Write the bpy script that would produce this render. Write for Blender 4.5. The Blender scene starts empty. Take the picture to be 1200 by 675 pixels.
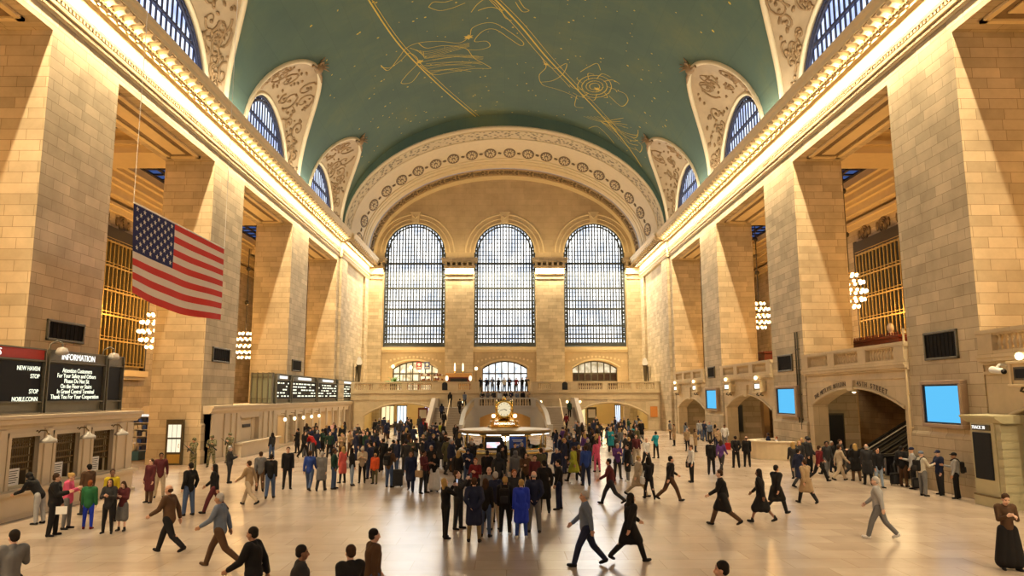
import bpy, bmesh, math, random
from mathutils import Vector, Matrix, Euler
C = bpy.context.scene.collection
PI = math.pi
R = math.radians
W = 18.3
# ---------------------------------------------------------------- camera model (1200 x 675 frame)
F, TH, YAW, X0, ROLL, EYE = 869.5, .1442, .0103, -.0413, -.0027, 4.0
def ray(px, py):
    a, b = px-600, py-337.5
    cr, sr = math.cos(ROLL), math.sin(ROLL)
    x = (cr*a+sr*b)/F; u = -(-sr*a+cr*b)/F
    yy = math.cos(TH)-u*math.sin(TH); zz = math.sin(TH)+u*math.cos(TH)
    c, s = math.cos(YAW), math.sin(YAW)
    return (c*x+s*yy, -s*x+c*yy, zz)
def at(px, py, X=None, Y=None, Z=None):
    r = ray(px, py); o = (X0, 0, EYE)
    if X is not None: k = (X-o[0])/r[0]
    elif Y is not None: k = (Y-o[1])/r[1]
    else: k = (Z-o[2])/r[2]
    return Vector((o[0]+r[0]*k, o[1]+r[1]*k, o[2]+r[2]*k))

# ---------------------------------------------------------------- mesh builder
class MB:
    def __init__(s): s.v=[]; s.f=[]; s.m=[]; s.sm=[]
    def add(s, vs, fs, mi=0, smooth=False):
        o=len(s.v); s.v+= [tuple(p) for p in vs]
        for f in fs: s.f.append(tuple(i+o for i in f)); s.m.append(mi); s.sm.append(smooth)
        return s
    def box(s, x0,x1,y0,y1,z0,z1, mi=0):
        x0,x1=min(x0,x1),max(x0,x1); y0,y1=min(y0,y1),max(y0,y1); z0,z1=min(z0,z1),max(z0,z1)
        vs=[(x0,y0,z0),(x1,y0,z0),(x1,y1,z0),(x0,y1,z0),(x0,y0,z1),(x1,y0,z1),(x1,y1,z1),(x0,y1,z1)]
        return s.add(vs,[(0,3,2,1),(4,5,6,7),(0,1,5,4),(1,2,6,5),(2,3,7,6),(3,0,4,7)],mi)
    def bevbox(s, x0,x1,y0,y1,z0,z1, b=.02, mi=0):
        bm=bmesh.new(); bmesh.ops.create_cube(bm,size=1)
        for v in bm.verts: v.co=((x0+x1)/2+v.co.x*abs(x1-x0),(y0+y1)/2+v.co.y*abs(y1-y0),(z0+z1)/2+v.co.z*abs(z1-z0))
        bmesh.ops.bevel(bm,geom=bm.edges[:],offset=b,segments=2,affect='EDGES',profile=.5)
        bm.verts.index_update(); s.add([v.co for v in bm.verts],[[v.index for v in f.verts] for f in bm.faces],mi); bm.free(); return s
    def prism(s, poly, fn, d0, d1, mi=0, smooth=False):
        """poly: list of (a,b); fn(a,b,d)->xyz ; extruded d0..d1"""
        n=len(poly); vs=[fn(a,b,d0) for a,b in poly]+[fn(a,b,d1) for a,b in poly]
        s.add(vs,[(i,(i+1)%n,n+(i+1)%n,n+i) for i in range(n)],mi,smooth)
        s.add(vs,[tuple(range(n))[::-1],tuple(range(n,2*n))],mi)
        return s
    def lathe(s, prof, c=(0,0,0), n=16, mi=0, axis=None, smooth=True, sx=1, sy=1):
        """prof list of (r,z)"""
        q=Matrix.Identity(3)
        if axis is not None: q=Vector((0,0,1)).rotation_difference(Vector(axis)).to_matrix()
        vs=[];c=Vector(c)
        for r,z in prof:
            for k in range(n):
                a=2*PI*k/n; vs.append(q@Vector((r*math.cos(a)*sx,r*math.sin(a)*sy,z))+c)
        fs=[(i*n+k,i*n+(k+1)%n,(i+1)*n+(k+1)%n,(i+1)*n+k) for i in range(len(prof)-1) for k in range(n)]
        s.add(vs,fs,mi,smooth)
        if prof[0][0]>1e-4: s.add(vs[:n],[tuple(range(n))[::-1]],mi)
        if prof[-1][0]>1e-4: s.add(vs[-n:],[tuple(range(n))],mi)
        return s
    def tube(s, pts, r, n=6, mi=0, closed=False):
        pts=[Vector(p) for p in pts]; vs=[];m=len(pts)
        rr=r if hasattr(r,'__len__') else [r]*m
        nrm=None
        for i,p in enumerate(pts):
            if closed: t=pts[(i+1)%m]-pts[i-1]
            else: t=pts[min(i+1,m-1)]-pts[max(i-1,0)]
            if t.length<1e-9: t=Vector((0,0,1))
            t.normalize()
            if nrm is None:
                nrm=t.orthogonal().normalized()
            else:
                nrm=(nrm-t*nrm.dot(t)); nrm=nrm.normalized() if nrm.length>1e-6 else t.orthogonal().normalized()
            b=t.cross(nrm)
            for k in range(n):
                a=2*PI*k/n; vs.append(p+(nrm*math.cos(a)+b*math.sin(a))*rr[i])
        e=m if closed else m-1
        s.add(vs,[(i*n+k,i*n+(k+1)%n,((i+1)%m)*n+(k+1)%n,((i+1)%m)*n+k) for i in range(e) for k in range(n)],mi,True)
        if not closed: s.add(vs[:n],[tuple(range(n))[::-1]],mi); s.add(vs[-n:],[tuple(range(n))],mi)
        return s
    def bar(s,p,q,w,h=None,mi=0,up=(0,0,1)):
        p,q=Vector(p),Vector(q); t=(q-p).normalized(); u=Vector(up)
        a=t.cross(u)
        if a.length<1e-5: a=t.orthogonal()
        a.normalize(); b=a.cross(t); h=h or w; a=a*w/2; b=b*h/2
        vs=[p-a-b,p+a-b,p+a+b,p-a+b,q-a-b,q+a-b,q+a+b,q-a+b]
        return s.add(vs,[(0,3,2,1),(4,5,6,7),(0,1,5,4),(1,2,6,5),(2,3,7,6),(3,0,4,7)],mi)
    def ball(s,c,r,mi=0,n=12,rot=None):
        rx,ry,rz=r if hasattr(r,'__len__') else (r,r,r); m=max(4,n//2); c=Vector(c); vs=[]
        for i in range(1,m):
            a=PI*i/m
            for k in range(n):
                b=2*PI*k/n; vs.append((rx*math.sin(a)*math.cos(b),ry*math.sin(a)*math.sin(b),rz*math.cos(a)))
        vs+= [(0,0,rz),(0,0,-rz)]
        vs=[(rot@Vector(p) if rot else Vector(p))+c for p in vs]; t,bt=len(vs)-2,len(vs)-1
        fs=[(i*n+k,(i+1)*n+k,(i+1)*n+(k+1)%n,i*n+(k+1)%n) for i in range(m-2) for k in range(n)]
        fs+=[(t,k,(k+1)%n) for k in range(n)]+[(bt,(m-2)*n+(k+1)%n,(m-2)*n+k) for k in range(n)]
        return s.add(vs,fs,mi,True)
    def cap(s,p,q,r0,r1,n=12,mi=0):
        p,q=Vector(p),Vector(q); L=(q-p).length
        if L<1e-6: return s.ball(p,r0,mi,n)
        pr=[(r0*math.sin(a),-r0*math.cos(a)) for a in (0.05,.4,.8,1.2)]+[(r0,0),(r1,L)]+[(r1*math.cos(a),L+r1*math.sin(a)) for a in (.4,.8,1.2,1.52)]
        return s.lathe(pr,p,n,mi,q-p)
    def grid(s, P, mi=0, smooth=True, flip=False):
        """P[i][j] points"""
        m,n=len(P),len(P[0]); vs=[p for r in P for p in r]
        fs=[(i*n+j,i*n+j+1,(i+1)*n+j+1,(i+1)*n+j) for i in range(m-1) for j in range(n-1)]
        if flip: fs=[f[::-1] for f in fs]
        return s.add(vs,fs,mi,smooth)
    def xf(s,M,start=0):
        for i in range(start,len(s.v)): s.v[i]=tuple(M@Vector(s.v[i]))
        return s
    def mesh(s,name,fix=True):
        me=bpy.data.meshes.new(name); me.from_pydata(s.v,[],s.f)
        me.polygons.foreach_set('material_index',s.m); me.polygons.foreach_set('use_smooth',s.sm)
        if fix:
            bm=bmesh.new(); bm.from_mesh(me); bmesh.ops.recalc_face_normals(bm,faces=bm.faces[:]); bm.to_mesh(me); bm.free()
        me.update(); return me

def link(o,parent=None):
    C.objects.link(o)
    if parent is not None: o.parent=parent
    return o
def obj(name, mb, mats, parent=None, loc=None, rz=0, fix=True):
    me=mb.mesh(name,fix) if isinstance(mb,MB) else mb
    for m in (mats if isinstance(mats,(list,tuple)) else [mats]): me.materials.append(m)
    o=bpy.data.objects.new(name,me)
    if loc is not None: o.location=loc
    o.rotation_euler=(0,0,rz)
    return link(o,parent)
def struct(name, mb, mats, parent=None, **k):
    o=obj(name,mb,mats,parent,**k); o['kind']='structure'; return o
def tag(o,label,cat,group=None,kind=None):
    o['label']=label; o['category']=cat
    if group: o['group']=group
    if kind: o['kind']=kind
    return o
def thing(name,label,cat,loc=(0,0,0),rz=0,group=None):
    o=bpy.data.objects.new(name,None); o.empty_display_size=.1; link(o); o.location=loc; o.rotation_euler=(0,0,rz)
    return tag(o,label,cat,group)
KIDS={}
def dup(root,loc,rz=None,label=None,group=None,scale=None):
    r=root.copy(); C.objects.link(r); r.location=loc
    if rz is not None: r.rotation_euler=(0,0,rz)
    if label: r['label']=label
    if group: r['group']=group
    if scale: r.scale=scale
    for ch in list(root.children):
        c=ch.copy(); C.objects.link(c); c.parent=r
        for g in ch.children:
            d=g.copy(); C.objects.link(d); d.parent=c
    return r
def copyo(o,loc,parent=None,rot=None):
    c=o.copy(); C.objects.link(c); c.location=loc
    if rot is not None: c.rotation_euler=rot
    c.parent=parent; return c
def plate(polys, t, fn):
    """flat plate with holes: polys[0] is the outline, the rest are holes, in (u,v); fn(u,v,w)->xyz, thickness w 0..t"""
    cu=bpy.data.curves.new('tmp','CURVE'); cu.dimensions='2D'; cu.fill_mode='BOTH'; cu.extrude=t/2
    for p in polys:
        sp=cu.splines.new('POLY'); sp.points.add(len(p)-1)
        for i,(u,v) in enumerate(p): sp.points[i].co=(u,v,0,1)
        sp.use_cyclic_u=True
    o=bpy.data.objects.new('tmp',cu); C.objects.link(o)
    dg=bpy.context.evaluated_depsgraph_get(); dg.update()
    me=bpy.data.meshes.new_from_object(o.evaluated_get(dg)); bpy.data.objects.remove(o); bpy.data.curves.remove(cu)
    mb=MB(); mb.add([fn(v.co.x,v.co.y,v.co.z+t/2) for v in me.vertices],[tuple(p.vertices) for p in me.polygons])
    bpy.data.meshes.remove(me); return mb
def textmesh(s,size,M,depth=.01,align='CENTER'):
    cu=bpy.data.curves.new('tmp','FONT'); cu.body=s; cu.size=size; cu.extrude=depth; cu.align_x=align; cu.align_y='CENTER'; cu.resolution_u=3
    o=bpy.data.objects.new('tmp',cu); C.objects.link(o)
    dg=bpy.context.evaluated_depsgraph_get(); dg.update()
    me=bpy.data.meshes.new_from_object(o.evaluated_get(dg)); bpy.data.objects.remove(o); bpy.data.curves.remove(cu)
    mb=MB(); mb.add([M@v.co for v in me.vertices],[tuple(p.vertices) for p in me.polygons]); bpy.data.meshes.remove(me); return mb
def arc(cx,cz,rx,rz,a0,a1,n):
    return [(cx+rx*math.cos(a0+(a1-a0)*i/n),cz+rz*math.sin(a0+(a1-a0)*i/n)) for i in range(n+1)]

# ---------------------------------------------------------------- materials
def nodes(name):
    m=bpy.data.materials.new(name); m.use_nodes=True; nt=m.node_tree; b=nt.nodes['Principled BSDF']; return m,nt,b
def N(nt,t,**k):
    n=nt.nodes.new(t)
    for a,v in k.items():
        if a.startswith('i_'): n.inputs[a[2:].replace('_',' ')].default_value=v
        else: setattr(n,a,v)
    return n
def c4(c): return (c[0],c[1],c[2],1)
def plain(name,col,rough=.6,metal=0,var=.12,scale=6,spec=.4,emit=None,es=0):
    m,nt,b=nodes(name)
    b.inputs['Roughness'].default_value=rough; b.inputs['Metallic'].default_value=metal; b.inputs['Specular IOR Level'].default_value=spec
    if var:
        tc=N(nt,'ShaderNodeTexCoord'); no=N(nt,'ShaderNodeTexNoise',i_Scale=scale,i_Detail=4.)
        nt.links.new(tc.outputs['Object'],no.inputs['Vector'])
        mx=N(nt,'ShaderNodeMix',data_type='RGBA'); mx.inputs[6].default_value=c4([x*(1-var) for x in col]); mx.inputs[7].default_value=c4([min(1,x*(1+var)) for x in col])
        nt.links.new(no.outputs['Fac'],mx.inputs[0]); nt.links.new(mx.outputs[2],b.inputs['Base Color'])
    else: b.inputs['Base Color'].default_value=c4(col)
    if emit: b.inputs['Emission Color'].default_value=c4(emit); b.inputs['Emission Strength'].default_value=es
    return m
def boxcoord(nt):
    """world position projected on the wall the face belongs to"""
    g=N(nt,'ShaderNodeNewGeometry'); sp=N(nt,'ShaderNodeSeparateXYZ'); nt.links.new(g.outputs['Position'],sp.inputs[0])
    sn=N(nt,'ShaderNodeSeparateXYZ'); nt.links.new(g.outputs['True Normal'],sn.inputs[0])
    def gt(o,th=.6):
        a=N(nt,'ShaderNodeMath',operation='ABSOLUTE'); nt.links.new(o,a.inputs[0])
        b=N(nt,'ShaderNodeMath',operation='GREATER_THAN'); b.inputs[1].default_value=th; nt.links.new(a.outputs[0],b.inputs[0]); return b.outputs[0]
    fx=gt(sn.outputs[0]); fz=gt(sn.outputs[2],.7)
    def mix(f,a,b):
        m=N(nt,'ShaderNodeMix'); nt.links.new(f,m.inputs[0]); nt.links.new(a,m.inputs[2]); nt.links.new(b,m.inputs[3]); return m.outputs[0]
    u=mix(fx,sp.outputs[0],sp.outputs[1]); v=mix(fz,sp.outputs[2],sp.outputs[1])
    cb=N(nt,'ShaderNodeCombineXYZ'); nt.links.new(u,cb.inputs[0]); nt.links.new(v,cb.inputs[1]); return cb.outputs[0],g
def stone(name,c1,c2,mortar,bw=.95,rh=.45,ms=.012,rough=.75,bump=.25,dirt=.25):
    m,nt,b=nodes(name); L=nt.links.new
    uv,g=boxcoord(nt)
    br=N(nt,'ShaderNodeTexBrick',offset=.5,squash=1.45,squash_frequency=3,i_Scale=1.,i_Mortar_Size=ms,i_Mortar_Smooth=.2,i_Bias=0.,i_Brick_Width=bw,i_Row_Height=rh)
    br.inputs['Color1'].default_value=c4(c1); br.inputs['Color2'].default_value=c4(c2); br.inputs['Mortar'].default_value=c4(mortar)
    L(uv,br.inputs['Vector'])
    no=N(nt,'ShaderNodeTexNoise',i_Scale=.55,i_Detail=6.,i_Roughness=.65); L(g.outputs['Position'],no.inputs['Vector'])
    cr=N(nt,'ShaderNodeMapRange'); cr.inputs[1].default_value=.3; cr.inputs[2].default_value=.7; cr.inputs[3].default_value=1-dirt; cr.inputs[4].default_value=1+dirt*.4
    L(no.outputs['Fac'],cr.inputs[0])
    mu=N(nt,'ShaderNodeMix',data_type='RGBA',blend_type='MULTIPLY'); mu.inputs[0].default_value=1
    L(br.outputs['Color'],mu.inputs[6]); L(cr.outputs[0],mu.inputs[7]); L(mu.outputs[2],b.inputs['Base Color'])
    b.inputs['Roughness'].default_value=rough; b.inputs['Specular IOR Level'].default_value=.25
    if bump:
        bp=N(nt,'ShaderNodeBump',i_Strength=bump,i_Distance=.03,invert=True); L(br.outputs['Fac'],bp.inputs['Height']); L(bp.outputs[0],b.inputs['Normal'])
    return m
def glow(name,col,s):
    m,nt,b=nodes(name); nt.nodes.remove(b); e=N(nt,'ShaderNodeEmission'); e.inputs[0].default_value=c4(col); e.inputs[1].default_value=s
    nt.links.new(e.outputs[0],nt.nodes['Material Output'].inputs[0]); return m
M={}
M['stone']=stone('pier_stone',(.62,.51,.34),(.45,.37,.245),(.25,.19,.115),bw=1.15,rh=.44,ms=.010)
M['smooth']=stone('dressed_stone',(.66,.54,.35),(.60,.48,.30),(.34,.26,.15),bw=2.2,rh=1.1,ms=.006,bump=.1,dirt=.2)
M['pale']=plain('pale_stone',(.62,.52,.37),.6,var=.1,scale=1.2)
M['cornice']=plain('cornice_stone',(.72,.58,.34),.65,var=.08,scale=2)
M['dark']=plain('aged_ornament_and_gap_shade',(.20,.14,.075),.7,var=.35,scale=3)
M['bronze']=plain('dark_bronze',(.10,.085,.055),.45,.6,var=.2)
M['black']=plain('black_metal',(.018,.018,.02),.4,.3,var=.1)
M['gold']=plain('polished_brass',(.85,.58,.16),.22,1,var=.05)
M['gilt']=plain('gilt_grille',(.45,.30,.08),.45,.6,var=.12)
M['white']=plain('white_paint',(.8,.78,.72),.5,var=.04)
M['lamp']=glow('lamp_glass',(1,.76,.42),5)
M['softlamp']=glow('frosted_lamp',(1,.80,.5),2.2)
M['bulb']=glow('cornice_bulb',(1,.82,.48),4)
M['tympanum']=stone('tympanum_stone',(.60,.46,.27),(.54,.41,.24),(.36,.27,.15),bw=1.8,rh=.8,ms=.008,bump=.1,dirt=.18)
# ================================================================ THE SHELL
YB, YE = -14.0, 98.0           # hall back (behind the camera) and east wall
ZO = 18.7                      # top of the side openings
PIERS=[(-6,-.9),(11.2,16.5),(28.4,33.6),(45.4,50.75),(62.75,68.1)]
BAYS=[(-.9,11.2),(16.5,28.4),(33.6,45.4),(50.75,62.75),(68.1,80.0)]
DEP=21.4                       # inner face of the piers
BK=29.2                        # back wall of the side passages
# floor ---------------------------------------------------------------
m,nt,b=nodes('marble_floor'); L=nt.links.new
tc=N(nt,'ShaderNodeNewGeometry')
br=N(nt,'ShaderNodeTexBrick',offset=.5,i_Scale=1.,i_Mortar_Size=.012,i_Brick_Width=1.5,i_Row_Height=1.0,i_Bias=-.1)
br.inputs['Color1'].default_value=c4((.475,.405,.335)); br.inputs['Color2'].default_value=c4((.40,.33,.27)); br.inputs['Mortar'].default_value=c4((.36,.28,.2))
L(tc.outputs['Position'],br.inputs['Vector'])
no=N(nt,'ShaderNodeTexNoise',i_Scale=.35,i_Detail=7.,i_Roughness=.6); L(tc.outputs['Position'],no.inputs['Vector'])
rp=N(nt,'ShaderNodeValToRGB'); rp.color_ramp.elements[0].position=.35; rp.color_ramp.elements[0].color=(.80,.72,.66,1); rp.color_ramp.elements[1].position=.65; rp.color_ramp.elements[1].color=(1.05,1.02,.98,1)
L(no.outputs['Fac'],rp.inputs[0])
mu=N(nt,'ShaderNodeMix',data_type='RGBA',blend_type='MULTIPLY'); mu.inputs[0].default_value=1; L(br.outputs['Color'],mu.inputs[6]); L(rp.outputs[0],mu.inputs[7]); L(mu.outputs[2],b.inputs['Base Color'])
n2=N(nt,'ShaderNodeTexNoise',i_Scale=1.3,i_Detail=5.); L(tc.outputs['Position'],n2.inputs['Vector'])
mr=N(nt,'ShaderNodeMapRange'); mr.inputs[3].default_value=.24; mr.inputs[4].default_value=.30; L(n2.outputs['Fac'],mr.inputs[0]); b.inputs['Roughness'].default_value=.24
b.inputs['Specular IOR Level'].default_value=.6
M['floor']=m
struct('floor',MB().box(-30,30,YB-1,112,-.3,0),M['floor'])
# side walls -----------------------------------------------------------
side={-1:'left',1:'right'}
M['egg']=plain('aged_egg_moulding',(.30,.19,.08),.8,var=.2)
M['grey_bronze']=plain('grille_header_bronze',(.045,.033,.018),.6,.2,var=.25)
for s in (-1,1):
    mb=MB()
    mb.box(s*W,s*DEP,YB,82,ZO,22.3)                       # plain band over the openings
    mb.box(s*W,s*DEP,80,YE,0,ZO)                          # solid east end
    mb.box(s*W,s*DEP,81,YE,ZO,22.3)
    mb.box(s*W,s*DEP,YB,-6,0,ZO)
    mb.box(s*W,s*(W-.28),81.2,84.0,0,19.35); mb.box(s*W,s*(W-.28),95.2,YE,0,19.35)
    struct('wall_'+side[s],mb,M['stone'])
    for k,(a,c) in enumerate(PIERS):
        mb=MB().box(s*W,s*DEP,a,c,0,ZO)
        mb.prism([(s*(W-.10),0),(s*(W-.10),2.3),(s*(W+.02),2.45),(s*(W+.02),0)],lambda x,z,y:(x,y,z),a-.1,c+.1)
        mb.box(s*(W-.16),s*(W+.02),a-.16,c+.16,0,.75)
        mb.box(s*(W-.02),s*DEP,a-.07,a,0,2.35); mb.box(s*(W-.02),s*DEP,a-.13,a,0,.75)
        struct('pillar',mb,M['stone'])
    # soffits over each opening: frame, sunk panel
    for (a,c) in BAYS:
        mb=MB()
        z=ZO-.02
        x0,x1=W+.05,DEP-.05
        for (xa,xb,ya,yb,zz) in ((x0+.5,x0+.75,a+.9,c-.9,.10),(x1-.75,x1-.5,a+.9,c-.9,.10),(x0+.5,x1-.5,a+.9,a+1.15,.10),(x0+.5,x1-.5,c-1.15,c-.9,.10)):
            mb.box(s*xa,s*xb,ya,yb,z-zz,z+.05,0)
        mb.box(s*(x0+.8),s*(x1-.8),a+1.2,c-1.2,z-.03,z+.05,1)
        mb.box(s*(x0+1.1),s*(x1-1.1),a+1.7,c-1.7,z-.09,z+.0,0)
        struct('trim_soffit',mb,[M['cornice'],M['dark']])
    # entablature cornice (profile swept along the hall)
    def prof(e): return [(W-.02,19.3),(W-.05-e,19.3),(W-.05-e,19.42),(W-.09-e,19.42),(W-.09-e,19.55),(W-.03-e,19.58),(W-.03-e,19.70),(W-.10-e,19.72),(W-.13-e,19.86),
        (W-.06-e,19.9),(W-.06-e,20.05),(W-.14-e,20.08),(W-.14-e,20.26),(W-.05-e,20.30),(W-.04-e,20.80),(W-.16-e,20.98),(W-.34-e,21.0),(W-.38-e,21.2),(W-.36-e,21.3),(W-.40-e,21.42),(W-1.28-e,21.42),(W-1.30-e,21.66),(W-1.42-e,21.78),(W-1.46-e,21.95),(W-1.2-e,22.02),(W-.02,22.3)]
    for a,c,e,k in ((YB,81,0,1),(81,YE,.28,2)):
        mb=MB().prism([(s*x,z) for x,z in prof(e)],lambda x,z,y:(x,y,z),a,c)
        tr=struct('trim_cornice',mb,M['cornice'])
        # dentils, consoles
        d=MB(); y=max(a,2.0)+.1
        while y<c-.15:
            d.box(s*(W-.05-e),s*(W-.14-e),y,y+.15,19.9,20.06); y+=.26
        for z0,z1,o_ in ((19.43,19.54,.095),(19.59,19.69,.035),(20.10,20.24,.145)): d.box(s*(W-o_-e+.02),s*(W-o_-e),a,c,z0,z1)
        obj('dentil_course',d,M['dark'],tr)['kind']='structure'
        d=MB(); y=max(a,2.0)+.2
        while y<c-.3:
            d.prism([(W-.42-e,21.43),(W-.42-e,21.06),(W-.55-e,20.98),(W-.72-e,21.10),(W-.95-e,21.22),(W-1.14-e,21.22),(W-1.24-e,21.33),(W-1.24-e,21.43)],lambda x,z,q:(s*x,q,z),y,y+.36)
            d.ball((s*(W-1.12-e),y+.18,21.24),(.10,.17,.07),0,8); d.ball((s*(W-.58-e),y+.18,21.06),(.10,.17,.09),0,8)
            y+=.86
        obj('console_row',d,M['cornice'],tr)['kind']='structure'
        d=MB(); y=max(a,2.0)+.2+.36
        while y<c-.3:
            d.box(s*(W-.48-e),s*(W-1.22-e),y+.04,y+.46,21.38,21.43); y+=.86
        obj('gap_shade_row',d,M['dark'],tr)['kind']='structure'  # dark panels paint in the shade between the consoles
        obj('added_lamp_shield',MB().box(s*(W-.70-e),s*(W-.72-e),a,c,20.88,21.20),M['cornice'],tr)['kind']='structure'  # added lip that screens the cornice lamp strip from below
        d=MB(); y=max(a,2.0)+.1
        while y<c-.1:
            d.ball((s*(W-.735-e),y+.1,21.06),(.05,.12,.13),0,6); y+=.3
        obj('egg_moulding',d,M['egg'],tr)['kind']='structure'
    # passage behind the piers
    mb=MB().box(s*BK,s*(BK+.6),YB,YE+4,0,22)
    struct('wall_passage_'+side[s],mb,M['stone'])
    mb=MB()
    zc=21.0
    mb.box(s*DEP,s*(BK+.3),YB,YE,zc,zc+.4,0)
    for (a,c) in PIERS+[(80,85)]:
        mb.box(s*(DEP-.05),s*(BK+.1),a+1.0,c-1.0,19.6,zc,0)
        mb.box(s*(DEP-.05),s*(BK+.1),a+.7,c-.7,20.1,20.35,0)
    for z0,z1,w in ((17.6,18.0,.25),(18.0,18.2,.45),(18.5,18.7,.3),(18.7,19.3,.6),(19.3,19.6,.9),(19.6,20.1,1.2),(20.1,20.4,1.5),(20.4,21,1.8)):
        mb.box(s*BK,s*(BK-w),YB,YE,z0,z1,0)
    struct('ceiling_passage_'+side[s],mb,M['cornice'])
    # frieze ornament under the passage cornice
    for (a,c) in BAYS:
        yc=(a+c)/2
        # skylight
        mb=MB().box(s*(DEP+1.2),s*(BK-2.0),a+.3,c-.3,zc-.10,zc-.05)
        sk=struct('window_skylight',mb,glow('skylight_pane_%s%d'%(side[s],a),(.10,.18,.50),.5))
        mb=MB()
        for i in range(9):
            y=a+.3+(c-a-.6)*i/8; mb.box(s*(DEP+1.2),s*(BK-2.2),y-.14,y+.14,zc-.2,zc-.06)
        for i in range(5):
            x=DEP+1.2+(BK-DEP-3.4)*i/4; mb.box(s*(x-.12),s*(x+.12),a+.3,c-.3,zc-.24,zc-.06)
        obj('skylight_frame',mb,M['black'],sk)['kind']='structure'
M['inner']=stone('passage_stone',(.60,.45,.26),(.56,.42,.24),(.46,.34,.19),bw=2.4,rh=1.3,ms=.005,bump=.05,dirt=.15)
for s in (-1,1):
    # tall gilded window grilles on the passage back wall
    for k,yc in enumerate((20.5,38,55.6,73.4,91)):
        x=s*(BK-.02); hw=4.2; z0,z1=6.3,15.4
        pane=MB().box(x,x-s*.05,yc-hw,yc+hw,z0,z1)
        wn=struct('window_passage',pane,glow('amber_pane_%d_%d'%(s,k),(1,.50,.10),1.15) if s<0 else glow('amber_pane_%d_%d'%(s,k),(.85,.68,.42),.5))
        mb=MB(); n=15
        for i in range(n+1):
            y=yc-hw+2*hw*i/n; mb.box(x-s*.06,x-s*.26,y-.10,y+.10,z0,z1,0)
            mb.box(x-s*.26,x-s*.34,y-.04,y+.04,z0,z1,1)
        for z in (6.3,8.1,9.9,11.7,13.5,15.3):
            mb.box(x-s*.06,x-s*.36,yc-hw,yc+hw,z-.05,z+.05,1); mb.box(x-s*.06,x-s*.36,yc-hw,yc+hw,z+.22,z+.26,1)
        obj('grille',mb,[M['bronze'],M['gilt']],wn)['kind']='structure'
        mb=MB(); mb.box(x,x-s*.3,yc-hw-.35,yc-hw,z0-.3,z1+1.1); mb.box(x,x-s*.3,yc+hw,yc+hw+.35,z0-.3,z1+1.1); mb.box(x,x-s*.32,yc-hw,yc+hw,z1,z1+1.0)
        obj('window_frame',mb,M['grey_bronze'],wn)['kind']='structure'
        mb=MB().box(x,x-s*.5,yc-hw-.5,yc+hw+.5,z0-.75,z0-.3); mb.box(x,x-s*.35,yc-hw-.4,yc+hw+.4,z0-1.0,z0-.75)
        obj('window_sill',mb,M['cornice'],wn)['kind']='structure'
        # carved scroll frieze above
        mb=MB()
        for q in range(3):
            yy=yc-3+q*3
            for rr in (.55,.35,.18): mb.tube([(x-s*.06,yy+rr*math.cos(t*PI/8),17.0+rr*math.sin(t*PI/8)) for t in range(16)],.07,5,closed=True)
            for sg in (-1,1): mb.tube([(x-s*.06,yy+sg*(.6+.45*t/10+.2*math.sin(t*.6)),17.0+.4*math.sin(t*.9)*(1-t/14)) for t in range(11)],.08,5)
        obj('carved_frieze',mb,M['dark'],wn)['kind']='structure'
# ---------------------------------------------------------------- vault with lunettes
ZS,VB=22.4,13.6
LY=[(a+c)/2 for a,c in BAYS]
LR,LB=6.9,7.7     # hood rim half-width / height
LW,LH=5.35,5.3    # window half width / height
def hood(y):
    for yc in LY:
        d=abs(y-yc)/LR
        if d<1: return LB*math.sqrt(1-d*d)
    return 0
m,nt,b=nodes('painted_vault'); L=nt.links.new
g=N(nt,'ShaderNodeNewGeometry'); no=N(nt,'ShaderNodeTexNoise',i_Scale=.16,i_Detail=8.,i_Roughness=.65); L(g.outputs['Position'],no.inputs['Vector'])
rp=N(nt,'ShaderNodeValToRGB'); e=rp.color_ramp.elements; e[0].position=.32; e[0].color=(.072,.122,.090,1); e[1].position=.75; e[1].color=(.14,.175,.085,1)
x=e.new(.52); x.color=(.085,.138,.094,1)
L(no.outputs['Fac'],rp.inputs[0])
uv=N(nt,'ShaderNodeMapping'); 
sp=N(nt,'ShaderNodeSeparateXYZ'); L(g.outputs['Position'],sp.inputs[0])
cb=N(nt,'ShaderNodeCombineXYZ'); L(sp.outputs[1],cb.inputs[0]); L(sp.outputs[0],cb.inputs[1])
br=N(nt,'ShaderNodeTexBrick',i_Scale=1.,i_Mortar_Size=.02,i_Brick_Width=3.,i_Row_Height=1.5)
br.inputs['Color1'].default_value=(1,1,1,1); br.inputs['Color2'].default_value=(.94,.95,.95,1); br.inputs['Mortar'].default_value=(.86,.88,.87,1); L(cb.outputs[0],br.inputs['Vector'])
mu=N(nt,'ShaderNodeMix',data_type='RGBA',blend_type='MULTIPLY'); mu.inputs[0].default_value=1; L(rp.outputs[0],mu.inputs[6]); L(br.outputs['Color'],mu.inputs[7]); L(mu.outputs[2],b.inputs['Base Color'])
b.inputs['Roughness'].default_value=.8
M['vault']=m
ys=set()
for yc in LY:
    for i in range(41): ys.add(round(yc-LR*math.cos(PI*i/40),4))
y=YB
while y<83: ys.add(round(y,4)); y+=1.0
ys.add(83.0); ys=sorted(v for v in ys if YB<=v<=83)
mb=MB()
for s in (-1,1):
    P=[]
    for y in ys:
        t0=math.asin(hood(y)/VB); row=[]
        for i in range(25):
            t=t0+(PI/2-t0)*i/24; row.append((s*W*math.cos(t),y,ZS+VB*math.sin(t)))
        P.append(row)
    mb.grid(P,flip=(s>0))
ceiling=struct('ceiling',mb,M['vault'],fix=False)
def vault(x,y,off=.03):
    t=math.acos(max(-1,min(1,x/W))); return (x*(1-off/W),y,ZS+VB*math.sin(t)-off)
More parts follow.
